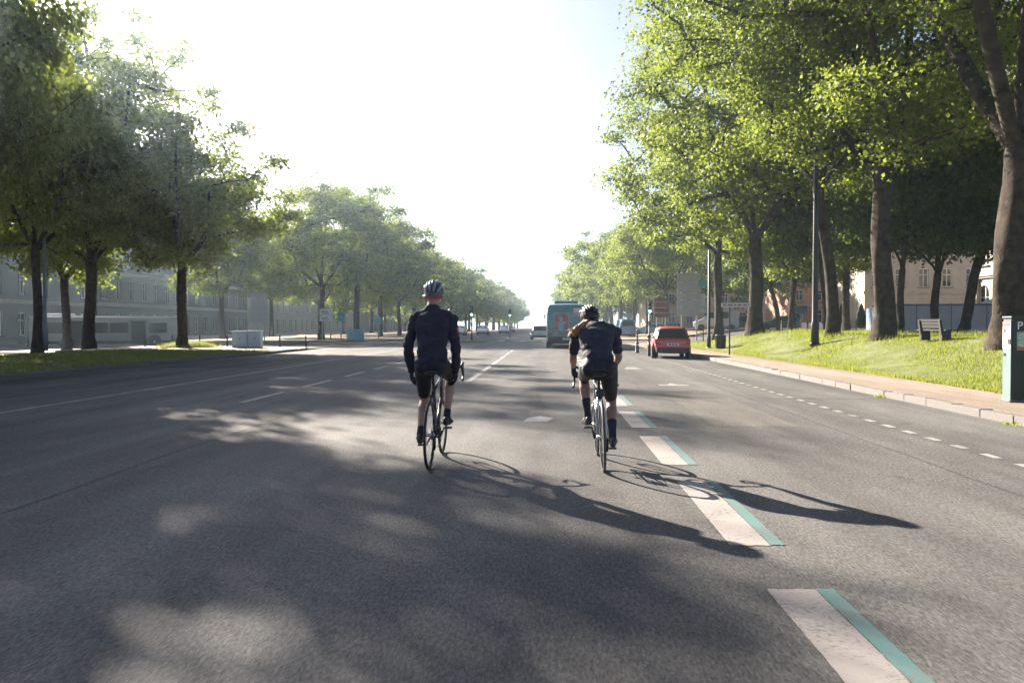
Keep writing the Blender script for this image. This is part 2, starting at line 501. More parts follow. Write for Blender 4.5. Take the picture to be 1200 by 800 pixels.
# left: shaded grass strip, sandy corner, next block
fillet_slab('verge', [(-24, -40), (LX - .2, -40), (LX - .2, 41), (-24, 41)], M('verge_soil', (.062, .062, .034), .95, 0, .4, 2.0, bump=.6, bscale=30), -0.5, 0.13)
corner = [(-26, 41), (LX - .2, 41), (LX - .2, 45.5), (-14.7, 47.6), (-16, 48.9), (-18, 49.6), (-26, 50)]
fillet_slab('pavement', corner, MAT_SAND, -0.5, 0.12)
fillet_slab('pavement', [(-60, 70), (-16.5, 70), (-14.8, 71), (LX - .2, 73), (LX - .2, 700), (-60, 700)], MAT_SAND, -0.5, 0.11)
kerb_l = tag(MB().slab([(LX - .19, -40), (LX - .02, -40), (LX - .02, 45), (LX - .19, 45)], -0.2, 0.02).build('kerb', MAT_STONE), kind='structure')
kerb_run([(LX - .1, 12), (LX - .1, 45.5), (-14.6, 47.7), (-15.95, 49.0), (-18, 49.75), (-26, 50.1)], 1.1, kerb_l, 21)
kerb_f = tag(MB().slab([(LX - .19, 74), (LX - .02, 74), (LX - .02, 300), (LX - .19, 300)], -0.2, 0.02).build('kerb', MAT_STONE), kind='structure')
kerb_run([(-24, 69.9), (-16.5, 69.9), (-14.75, 70.9), (LX - .1, 73), (LX - .1, 120)], 1.6, kerb_f, 22)
tag(MB().slab([(-9.4, 69.6), (-5.4, 69.9), (-5.4, 72.8), (-9.4, 72.4)], -0.1, 0.13).build('traffic_island', MAT_SIDE, bevel=.05), kind='structure')

# far wooded hills
rng = random.Random(11)
hv = []; nx = 90
ph = [rng.uniform(0, 6) for _ in range(6)]
for j, (yy, hh) in enumerate(((950, -1), (1010, 11), (1120, 22), (1300, 27), (1500, 24))):
    for i in range(nx + 1):
        x = -1100 + 2200 * i / nx
        h = hh * (0.78 + .16 * math.sin(x * .006 + ph[0]) + .09 * math.sin(x * .021 + ph[1] + j) + .05 * math.sin(x * .06 + ph[2] + j * 2)) if hh > 0 else hh
        hv.append((x, yy, h))
hf = [(j * (nx + 1) + i, j * (nx + 1) + i + 1, (j + 1) * (nx + 1) + i + 1, (j + 1) * (nx + 1) + i) for j in range(4) for i in range(nx)]
tag(link('hills', fast_mesh('hills', hv, hf), M('far_wood', (0.05, 0.075, 0.035), 0.95, 0, 0.4, 0.05, bump=1.0, bscale=0.3)), kind='structure')

# grass blades on the bank and in the verge, weeds in the kerb joint
def blades(name, n, xf, hf2, seed, hmin, hmax, wd, m=MAT_GRASS, lean=0.5):
    g = np.random.default_rng(seed)
    xy = xf(g, n); n = len(xy)
    z = np.array([hf2(a, b) for a, b in xy])
    ang = g.uniform(0, 2 * PI, n); h = g.uniform(hmin, hmax, n) * (0.6 + 0.8 * (0.5 + 0.5 * np.sin(xy[:, 0] * 2.3 + 1.3 * np.sin(xy[:, 1] * 1.1)) * np.sin(xy[:, 1] * 1.7)))
    dx, dy = np.cos(ang) * wd, np.sin(ang) * wd
    la = g.uniform(0, 2 * PI, n); ll = g.uniform(0, lean, n) * h
    b = np.stack([xy[:, 0], xy[:, 1], z], 1)
    V = np.empty((n, 3, 3)); V[:, 0] = b - np.stack([dx, dy, 0 * dx], 1); V[:, 1] = b + np.stack([dx, dy, 0 * dx], 1)
    V[:, 2] = b + np.stack([np.cos(la) * ll, np.sin(la) * ll, h], 1)
    return tag(link(name, fast_mesh(name, V.reshape(-1, 3), np.arange(3 * n).reshape(-1, 3)), m), kind='stuff')
def lawn_xy(g, n):
    y = 9 + 51 * g.random(n) ** 1.6; x = 8.72 + g.random(n) ** 1.1 * (8.5)
    x = np.where(x < 8.9, x + 0.05 * np.sin(y * 5), x)
    return np.stack([x, y], 1)
blades('lawn_grass', 240000, lawn_xy, lambda x, y: HR(x, y) + .0, 5, 0.04, 0.085, 0.009)
def tall_xy(g, n):
    c = np.array([(12.2, 30), (12.5, 21.2), (12.3, 34.4), (12.3, 48), (12.4, 39), (14, 36), (15, 30), (16, 40), (13.5, 44), (15.5, 47)])
    i = g.integers(0, len(c), n); return c[i] + g.normal(0, 1, (n, 2)) * np.array([0.7, 0.9])
blades('long_grass', 9000, tall_xy, lambda x, y: HR(x, y), 6, 0.12, 0.27, 0.009)
def verge_xy(g, n):
    return np.stack([g.uniform(-23.5, -14.3, n), 12 + 29 * g.random(n)], 1)
blades('verge_grass', 16000, verge_xy, lambda x, y: 0.13, 7, 0.05, 0.14, 0.014)
def weed_xy(g, n):
    c = np.array([(6.82, 14.05), (6.83, 12.0), (6.82, 18.2), (6.82, 23.0), (6.84, 10.4), (6.58, 11.6), (6.6, 16.0)])
    i = g.integers(0, len(c), n); return c[i] + g.normal(0, 1, (n, 2)) * np.array([0.05, 0.13])
blades('kerb_weeds', 380, weed_xy, lambda x, y: 0.10 if x > 6.65 else 0.0, 8, 0.02, 0.06, 0.010)
def edge_xy(g, n):
    return np.stack([8.72 + g.normal(0, .06, n), g.uniform(8, 58, n)], 1)
blades('edge_grass', 9000, edge_xy, lambda x, y: 0.115, 9, 0.03, 0.10, 0.011)

# ------------------------------------------------------------------ plane trees
def grow(seed, fork, H, Rc, zb, tr, lean=(0, 0), limbs=None, ncl=130, nleaf=260, leaf=0.2, off=(0, 0), sides=12, merge=False, lump=0.28, spread=(0.58, 0.32), rmin=0.32):
    """skeleton grown towards leaf clusters in an uneven crown; returns [(name, mesh)]"""
    g = random.Random(seed); ng = np.random.default_rng(seed)
    nodes = []; par = []; grp = []
    def add(p, pa, gr):
        nodes.append(Vector(p)); par.append(pa); grp.append(gr); return len(nodes) - 1
    F = Vector((lean[0], lean[1], fork))
    tn = 7; prev = -1
    for i in range(tn + 1):
        t = i / tn
        prev = add((lean[0] * t ** 1.4 + 0.06 * math.sin(t * 5 + seed) * (0 < i < tn), lean[1] * t + 0.05 * math.cos(t * 4 + seed) * (0 < i < tn), fork * t), prev, -1)
    fk = prev
    cz = (zb + H) / 2; cc = Vector((off[0] + lean[0], off[1] + lean[1], cz)); hz = (H - zb) / 2
    if limbs is None:
        nl = g.choice((4, 5, 5)); a0 = g.uniform(0, 6.28); limbs = []
        for i in range(nl):
            a = a0 + 2 * PI * i / nl + g.uniform(-.35, .35); up = g.uniform(0.5, 0.85) if i else 0.95
            rr = Rc * g.uniform(.45, .7) * (1 if i else .25)
            e = Vector((cc.x + math.cos(a) * rr, cc.y + math.sin(a) * rr, fork + (H - fork) * up))
            m1 = F.lerp(e, .35) + Vector((math.cos(a) * rr * .18, math.sin(a) * rr * .18, (e.z - fork) * -.02))
            m2 = F.lerp(e, .7) + Vector((g.uniform(-.4, .4), g.uniform(-.4, .4), .3))
            limbs.append([m1, m2, e])
    for li, pts in enumerate(limbs):
        P0 = fk; last = nodes[fk]
        q = [last] + [Vector(p) for p in pts]
        # Catmull-Rom through the limb's points
        for i in range(len(q) - 1):
            p0 = q[max(i - 1, 0)]; p1 = q[i]; p2 = q[i + 1]; p3 = q[min(i + 2, len(q) - 1)]
            n = max(2, int((p2 - p1).length / 0.7))
            for k in range(1, n + 1):
                t = k / n
                p = 0.5 * ((2 * p1) + (p2 - p0) * t + (2 * p0 - 5 * p1 + 4 * p2 - p3) * t * t + (3 * p1 - p0 - 3 * p2 + p3) * t ** 3)
                P0 = add(p + Vector((g.uniform(-.05, .05), g.uniform(-.05, .05), g.uniform(-.04, .04))), P0, li)
    # cluster centres: lumpy ellipsoid, denser towards the outside
    ph = [g.uniform(0, 6.28) for _ in range(6)]
    cl = []
    while len(cl) < ncl:
        d = Vector((g.gauss(0, 1), g.gauss(0, 1), g.gauss(0, 1))).normalized()
        a = math.atan2(d.y, d.x)
        lob = 1 + lump * (math.sin(3 * a + ph[0]) * .5 + math.sin(2 * a + 4 * d.z + ph[1]) * .5 + .5 * math.sin(5 * a - 5 * d.z + ph[2]))
        lob = min(lob, 1.17)
        r = g.uniform(rmin ** 2.3, 1) ** (1 / 2.3) * lob
        p = Vector((cc.x + d.x * r * Rc, cc.y + d.y * r * Rc, cc.z + d.z * r * hz))
        if p.z < zb - 0.3: continue
        if any((p - c).length < 0.75 for c in cl): continue
        cl.append(p)
    cl.sort(key=lambda p: (p - F).length)
    A = [tuple(n) for n in nodes]
    st = tn - 1
    for p in cl:
        arr = np.array(A[st:]); d = arr - np.array(p)
        dist = np.sqrt((d ** 2).sum(1)) + 0.35 * np.maximum(0, d[:, 2])
        j = int(dist.argmin()) + st
        a = nodes[j]; ln = (p - a).length
        n = max(1, int(ln / 0.75)); pj = j; gr = grp[j] if grp[j] >= 0 else 0
        for k in range(1, n + 1):
            t = k / n
            q = a.lerp(p, t) + Vector((g.uniform(-.1, .1), g.uniform(-.1, .1), 0.10 * ln * t * (1 - t) * 1.5 + g.uniform(-.05, .05)))
            pj = add(q, pj, gr); A.append(tuple(q))
    N = len(nodes); rad = [0.0] * N; pw = [0.0] * N; E = 2.25
    for i in range(N - 1, -1, -1):
        pw[i] += 0.014 ** E * 1.0
        if par[i] >= 0: pw[par[i]] += pw[i]
    top = pw[fk] ** (1 / E); k = tr * 0.86 / top
    for i in range(N):
        rad[i] = max(0.012, pw[i] ** (1 / E) * k)
    for i in range(tn + 1):
        t = i / tn; rad[i] = tr * (1.0 - 0.14 * t) * (1 + 0.45 * max(0, 1 - t * 5) ** 2)
    # tubes: follow the thickest child so that bark runs on smoothly
    ch = [[] for _ in range(N)]
    for i in range(N):
        if par[i] >= 0: ch[par[i]].append(i)
    done = [False] * N; chains = []
    def chain(s):
        c = [par[s]] if par[s] >= 0 else []
        i = s
        while True:
            c.append(i); done[i] = True
            nx = [x for x in ch[i] if not done[x]]
            if not nx or (i == fk): break
            i = max(nx, key=lambda x: rad[x])
        return c
    out = {}
    tb = MB()
    rr = []
    TP = [nodes[i] for i in range(tn + 1)]
    for i in range(tn + 1): done[i] = True
    rings = []
    sub = []
    for i in range(tn): sub += [(TP[i].lerp(TP[i + 1], t), rad[i] + (rad[i + 1] - rad[i]) * t) for t in (0, .5)]
    sub[0:0] = [(TP[0] - Vector((0, 0, .5)), rad[0] * 1.12)]
    sub.insert(2, (TP[0].lerp(TP[1], .2), rad[0] * .88))
    sub.sort(key=lambda s: s[0].z)
    sub += [(TP[tn], rad[tn]), (TP[tn] + Vector((0, 0, tr * .6)), rad[tn] * .8), (TP[tn] + Vector((0, 0, tr * 1.0)), rad[tn] * .4)]
    ns = sides + 4
    for p, r0 in sub:
        rings.append([p + Vector((math.cos(2 * PI * q / ns), math.sin(2 * PI * q / ns), 0)) * r0 * (1 + .07 * math.sin(3 * 2 * PI * q / ns + p.z * 1.1 + seed) + .05 * math.sin(5 * 2 * PI * q / ns - p.z * 1.7) + g.uniform(-.02, .02)) for q in range(ns)])
    tb.loft(rings)
    order = sorted(range(tn + 1, N), key=lambda i: -rad[i])
    lm = {}
    for i in order:
        if done[i]: continue
        c = chain(i)
        if len(c) < 2: continue
        r = [rad[j] for j in c]
        if par[c[1]] == c[0] and c[0] != fk: r[0] = min(rad[c[0]] * .9, r[1] * 1.25)
        elif c[0] == fk: r[0] = min(rad[fk] * .8, r[1] * 1.35)
        nsd = 9 if r[0] > .12 else (6 if r[0] > .04 else 4)
        (tb if merge else lm.setdefault(grp[c[-1]], MB())).path([nodes[j] for j in c], r, nsd)
    def sm(b, nm):
        me = b.mesh(nm); me.polygons.foreach_set('use_smooth', [True] * len(me.polygons)); me.materials.append(MAT_BARK); return me
    res = [('trunk', sm(tb, 'trunk'))] + [('limb', sm(b, 'limb')) for b in lm.values()]
    # leaves: folded kites scattered in flattened clouds round each twig end
    Cn = np.array([tuple(p) for p in cl]); per = ng.poisson(nleaf, len(cl)); idx = np.repeat(np.arange(len(cl)), per); n = len(idx)
    sz = ng.uniform(.75, 1.25, len(cl))[idx]
    P = Cn[idx] + ng.normal(0, 1, (n, 3)) * np.array([spread[0], spread[0], spread[1]]) * sz[:, None]
    out_d = P - np.array(cc); out_d /= np.linalg.norm(out_d, axis=1, keepdims=True) + 1e-6
    nr = out_d * .55 + np.array([0, 0, .55]) + ng.normal(0, .55, (n, 3)); nr /= np.linalg.norm(nr, axis=1, keepdims=True)
    tdir = ng.normal(0, 1, (n, 3)) + out_d * .8 + np.array([0, 0, -.5]); tdir -= nr * (tdir * nr).sum(1, keepdims=True); tdir /= np.linalg.norm(tdir, axis=1, keepdims=True) + 1e-6
    sdir = np.cross(nr, tdir)
    L = (leaf * ng.uniform(.6, 1.3, n))[:, None]; W = L * ng.uniform(.38, .55, (n, 1))
    V = np.empty((n, 4, 3)); V[:, 0] = P - tdir * L * .5
    V[:, 1] = P + sdir * W + nr * L * .14 + tdir * L * .08; V[:, 2] = P + tdir * L * .5 - nr * L * .08; V[:, 3] = P - sdir * W + nr * L * .14 + tdir * L * .08
    me = fast_mesh('crown', V.reshape(-1, 3), np.arange(4 * n).reshape(-1, 4))
    res.append(('crown', me))
    return res

def tree(name, parts, label, loc, rz=0, scale=1.0, group=None, leafm=None):
    t = thing(name, label, 'tree', loc, rz, group)
    t.location.y += .044 * loc[0]
    t.scale = (scale,) * 3 if not isinstance(scale, tuple) else scale
    for nm, me in parts:
        if nm == 'crown' and not me.materials: me.materials.append(leafm or MAT_LEAF)
        link(nm, me, None, t)
    return t

ORD = ('nearest', 'second nearest', 'third nearest', 'fourth nearest', 'fifth nearest', 'sixth nearest', 'seventh nearest', 'eighth nearest', 'ninth nearest', 'tenth nearest')
GR = 'plane trees on the right-hand lawn'
# the big one at the right edge: forks low, one limb leaning out over the lawn
big = grow(41, 5.0, 19.5, 7.4, 6.6, .42, (0.2, 0.1), [[(-.5, -.2, 6.6), (-1.05, -.4, 8.6), (-1.7, -.6, 10.9), (-2.6, -.8, 14.2), (-3.0, -.5, 17)],
     [(.35, .3, 6.8), (.55, .4, 9), (.9, .5, 12), (1.2, .8, 16)], [(.9, .9, 6.3), (2.4, 2.2, 8.2), (4.2, 3.4, 11)], [(-.2, 1.4, 7.0), (-.5, 3.0, 9.6), (-1.2, 4.2, 13)], [(.5, -1.2, 6.8), (1.2, -2.8, 9.0), (1.6, -3.8, 12)]],
     ncl=145, nleaf=420, leaf=.12, spread=(.52, .28), sides=14, off=(1.6, 1.4), rmin=.5)
tree('plane_tree', big, 'massive dark plane tree at the right edge behind the parking meter', (12.15, 20.9, .98), 0, 1, GR)
second = grow(52, 5.75, 21, 7.4, 6.2, .35, (-.1, 0), [[(-.55, -.2, 7.3), (-1.0, -.3, 8.8), (-1.9, -.8, 11.3), (-3.0, -1.4, 14.5), (-3.2, -1.6, 18)],
     [(.35, .2, 7.0), (.75, .3, 8.6), (1.2, .8, 12), (1.0, 1, 17)], [(.9, -.1, 6.7), (2.4, -.4, 7.5), (4.6, -.8, 8.0), (6.3, -.9, 7.9)], [(-.5, 1.3, 7.1), (-1.4, 3.0, 9.2), (-2.4, 4.4, 12.5)], [(-.4, -1.4, 7.4), (-1.8, -3.4, 9.6), (-3.2, -4.6, 12.4)]],
     ncl=170, nleaf=430, leaf=.132, spread=(.52, .28), rmin=.5, off=(-.9, -.3), sides=14)
tree('plane_tree', second, 'sturdy forked plane tree between the tall lamp post and the bench', (12.3, 29.2, .98), 0, 1, GR)
third = grow(63, 6.4, 20, 6.6, 6.4, .25, (-.75, .1), None, ncl=130, nleaf=400, leaf=.15, off=(-.6, 0))
tree('plane_tree', third, 'slim plane tree leaning left just right of the tall lamp post', (12.35, 34.4, .98), .3, 1, GR)
fourth = grow(74, 5.4, 19.5, 7.6, 5.8, .42, (-.1, 0), [[(-.7, -.2, 6.6), (-1.9, -.5, 8.1), (-2.9, -1.2, 11.6), (-3.6, -2, 15)], [(-.2, .3, 7.4), (-.6, .5, 10.4), (-.4, 1, 15.5)],
     [(.9, 0, 6.4), (2.3, -.1, 7.4), (4.0, -.2, 7.9), (5.6, -.2, 9.6)], [(.5, -1.1, 6.8), (1.4, -3.2, 8.8), (1.5, -4.6, 12)], [(-.3, 1.6, 7.0), (-.9, 3.9, 10), (-.6, 5, 13)]], ncl=165, nleaf=350, leaf=.16, spread=(.54, .29), off=(-.9, -.6), rmin=.45, sides=14)
tree('plane_tree', fourth, 'thick plane tree with a crooked limb on the lawn behind the street name sign', (12.3, 47.0, 1.05), 0, 1, GR)
gen_a = grow(85, 5.6, 17.5, 7.2, 5.6, .31, (.1, 0), None, ncl=135, nleaf=310, leaf=.21)
gen_b = grow(96, 5.0, 15.5, 6.4, 5.2, .29, (-.2, .1), None, ncl=125, nleaf=310, leaf=.22)
gen_c = grow(117, 5.2, 14, 6.0, 5.3, .30, (.2, -.1), None, ncl=112, nleaf=290, leaf=.23, lump=.3)
tree('plane_tree', gen_a, 'plane tree at the far tip of the right lawn beside the dark litter bin', (12.35, 57.5, .75), 1.7, (1, 1, 1.02), GR)
# younger trees behind, their crowns shading the hoarding
young = grow(128, 3.0, 12.5, 4.6, 4.2, .17, (.15, 0), [[(-.5, 0, 4.0), (-1.5, .2, 5.4), (-2.4, .4, 8)], [(.5, .1, 4.0), (1.6, .3, 5.2), (3.0, .5, 7.4)], [(.1, -.3, 4.6), (.2, -.6, 7), (.3, -.5, 10)]], ncl=130, nleaf=240, leaf=.23, off=(.2, 0))
GY = 'younger trees in front of the hoarding'
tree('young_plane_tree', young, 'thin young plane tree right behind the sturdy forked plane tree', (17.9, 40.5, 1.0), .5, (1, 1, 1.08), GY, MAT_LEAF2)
t_ = tree('young_plane_tree', young, 'young plane tree with a wide Y fork standing behind the bench', (20.6, 42.5, 1.0), 0, (1.25, 1.25, 1.05), GY)
lean = grow(139, 4.2, 14, 5.4, 4.6, .25, (.95, .1), None, ncl=140, nleaf=240, leaf=.24)
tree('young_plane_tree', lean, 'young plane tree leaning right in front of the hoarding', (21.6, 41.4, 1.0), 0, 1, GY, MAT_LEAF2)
for i, (x, y, rz, s, lb) in enumerate(((24.5, 38.5, 2.1, 1.1, 'dark plane tree hidden behind the massive one at the right edge'), (27.5, 45.5, 1.2, 1.1, 'dark plane tree close before the stone building with arched windows'),
        (17.8, 50.5, 3.9, 1.05, 'dark plane tree in front of the pink building, left of the slim leaning one'), (22.5, 60, 5.0, .95, 'thin plane tree on the bright square by the dark topiary cones'), (20.2, 66, .4, .85, 'small plane tree in the square with low hanging sunlit leaves'),
        (21.3, 73, 2.6, .9, 'slender plane tree in the square beside the blue panel sign'), (26.5, 75, 1.5, .95, 'plane tree in the square in front of the cream wall'))):
    tree('plane_tree', (gen_b, gen_c, lean)[i % 3], lb, (x, y, HR(x, y)), rz, s, 'plane trees round the square')

# right-hand row beyond the junction
for i, (x, y, s, lb) in enumerate(((13.0, 88, .92, 'sunlit plane tree above the large back of a direction sign'), (12.6, 100, .95, 'sunlit plane tree just beyond the brown direction sign'), (12.2, 113, .95, 'pale plane tree right of the cyclist in shirt sleeves, above the blue van'),
        (11.8, 128, 1.0, 'pale hazy plane tree rising over the bus on the right'))):
    tree('plane_tree', (gen_a, gen_c, gen_b, gen_a)[i], lb, (x, y, .12), 1.3 * i + .4, s, 'right-hand row beyond the junction')
far_a = grow(151, 4.6, 15.5, 6.6, 3.6, .34, (0, 0), None, ncl=110, nleaf=130, leaf=.38, merge=True)
far_b = grow(162, 4.6, 14.5, 6.2, 3.4, .32, (0, 0), None, ncl=100, nleaf=130, leaf=.38, merge=True, lump=.4)
for i in range(12):
    y = 143 + 13.5 * i
    tree('plane_tree', (far_a, far_b)[i % 2], ('%s hazy blue-green plane tree far down the right side above the bus' % ORD[i] if i < 8 else 'one of the farthest, palest plane trees at the end of the right row'), (11.5 - .012 * (y - 140) + (i % 3) * .5, y, .1), i * 1.1, 1.16 + .06 * math.sin(i * 2.2), 'far plane trees on the right')
for i in range(9):
    y = 96 + 22 * i
    tree('plane_tree', (far_b, far_a)[i % 2], '%s plane tree of the second right-hand row beyond the junction' % ORD[i], (24.5 + (i % 2), y, 1.0), i * 2.1, 1.0, 'second right-hand row beyond the junction')

# left-hand row: near block, then beyond the junction
GLn = 'left-hand plane trees before the junction'
tall = grow(173, 5.6, 22.5, 7.4, 5.4, .40, (.1, 0), None, ncl=150, nleaf=290, leaf=.23, lump=.3, off=(.8, 0))
tree('plane_tree', tall, 'tallest plane tree at the far left, hazy against the glare', (-26.7, 46.6, .0), 0.4, (.84, .84, .90), GLn)
tree('plane_tree', gen_c, 'broad plane tree rooted in the grassy mound by the pale cabinets', (-21.6, 47.2, .15), 2.2, (.94, .94, .93), GLn)
tree('plane_tree', gen_a, 'plane tree on the shaded verge at the left frame edge', (-26.3, 41.2, .12), 4.4, (.72, .72, .92), GLn)
tree('plane_tree', gen_b, 'plane tree whose crown fills the upper left corner, its trunk beyond the left frame edge', (-22.9, 29.6, .12), 5.1, (.78, .78, 1.10), GLn)
tree('plane_tree', gen_b, 'plane tree beyond the left frame edge shading the near road', (-21.6, 26.5, .12), 2.0, (.82, .82, 1.08), GLn)
tree('plane_tree', gen_c, 'nearest left-hand plane tree, wholly beyond the left frame edge', (-23, 17, .12), 2.0, 1.02, GLn)
for i, (x, y, s, lb) in enumerate(((-33, 44, 1.05, 'back-row plane tree with a slanting limb left of the tallest tree'), (-32.5, 54, .95, 'back-row plane tree above the rear of the parked white-roofed bus'), (-34, 33, 1.1, 'back-row plane tree at the left frame edge'))):
    tree('plane_tree', (gen_a, gen_b, gen_c)[i], lb, (x, y, -.25), 1 + i, s, 'left-hand back row')
GLf = 'left-hand plane trees beyond the junction'
for i, (x, y, s, lb) in enumerate(((-21.5, 76, .88, 'dark plane tree over the grey direction sign back beyond the junction'), (-20.8, 87, 1.12, 'plane tree over the white direction sign beyond the junction'), (-20.5, 98, .94, 'plane tree behind the blue cabinets'), (-20.2, 109, .82, 'plane tree over the small teal sign board'),
        (-20, 121, .98, 'bluish plane tree just left of the upright cyclist'), (-20, 134, .90, 'bluish plane tree behind the head of the upright cyclist'))):
    tree('plane_tree', (gen_a, gen_c, gen_b, gen_a, gen_c, gen_b)[i], lb, (x, y, .1), .9 * i + .6, s, GLf)
for i in range(22):
    y = 147 + 12.5 * i
    tree('plane_tree', (far_b, far_a)[i % 2], ('%s hazy blue plane tree in the left row right of the upright cyclist' % ORD[i] if i < 10 else 'one of the farthest, palest blue plane trees at the left vanishing end'), (-20 + .016 * (y - 147) + .6 * (i % 2), y, .1), i * 1.7, 0.94 + .08 * math.sin(i * 1.9), 'far plane trees on the left')
for i in range(10):
    y = 80 + 17 * i
    tree('plane_tree', (gen_b, far_a, far_b)[0 if i < 2 else 1 + i % 2], '%s plane tree of the second left-hand row beyond the junction' % ORD[i], (-32.5 - (i % 2), y, -.05), i * 2.3, .92, 'second left-hand row beyond the junction')
# grassy mound round the root of the tree by the cabinets
mb = MB(); mb.lathe([(1.5, 0), (1.2, .16), (.8, .3), (.3, .42)], 18, (0, 0, 0))
o = mb.build('grass_mound', MAT_LAWN, None, True); o.location = (-21.6, 47.2, .1); tag(o, kind='structure')
blades('mound_grass', 2500, lambda g, n: np.stack([-21.6 + g.normal(0, .7, n), 47.2 + g.normal(0, .7, n)], 1), lambda x, y: .12 + .36 * max(0, 1 - math.hypot(x + 21.6, y - 47.2) / 1.5), 12, .1, .25, .014)
# topiary cones on the square
def cone_mesh(seed):
    ng = np.random.default_rng(seed); n = 5200
    t = ng.random(n); a = ng.uniform(0, 2 * PI, n); r = np.where(t < .25, .35 + t * 1.0, .60 * (1 - (t - .25) / .75) ** .75) * (.88 + .16 * ng.random(n))
    P = np.stack([r * np.cos(a), r * np.sin(a), .12 + t * 2.75], 1); d = ng.normal(0, 1, (n, 3)); e = ng.normal(0, 1, (n, 3))
    d /= np.linalg.norm(d, axis=1, keepdims=True); e /= np.linalg.norm(e, axis=1, keepdims=True)
    V = np.empty((n, 4, 3)); V[:, 0] = P - d * .06; V[:, 1] = P + e * .05; V[:, 2] = P + d * .06; V[:, 3] = P - e * .05
    return fast_mesh('foliage', V.reshape(-1, 3), np.arange(4 * n).reshape(-1, 4))
cm = cone_mesh(5); cm.materials.append(leaf_mat('yew_leaf', (.012, .03, .014), (.03, .06, .024), (.02, .05, .02), (.05, .1, .03), .2))
core = MB().lathe([(.3, .1), (.45, .7), (.5, 1.0), (.25, 2.0), (.05, 2.7)], 12).mesh('stem'); core.materials.append(M('yew_core', (.012, .02, .012), .9))
for x, y, lb in ((32.2, 93, 'left dark topiary cone of the pair before the pink building'), (33.6, 92.5, 'right dark topiary cone of the pair before the pink building'), (27.9, 91, 'dark topiary cone beside the blue panel sign'), (35.6, 92, 'dark topiary cone half hidden by the slim leaning tree')):
    t = thing('topiary_cone', lb, 'shrub', (x, y, HR(x, y)), x, 'topiary cones on the square'); link('foliage', cm, None, t); link('stem', core, None, t)

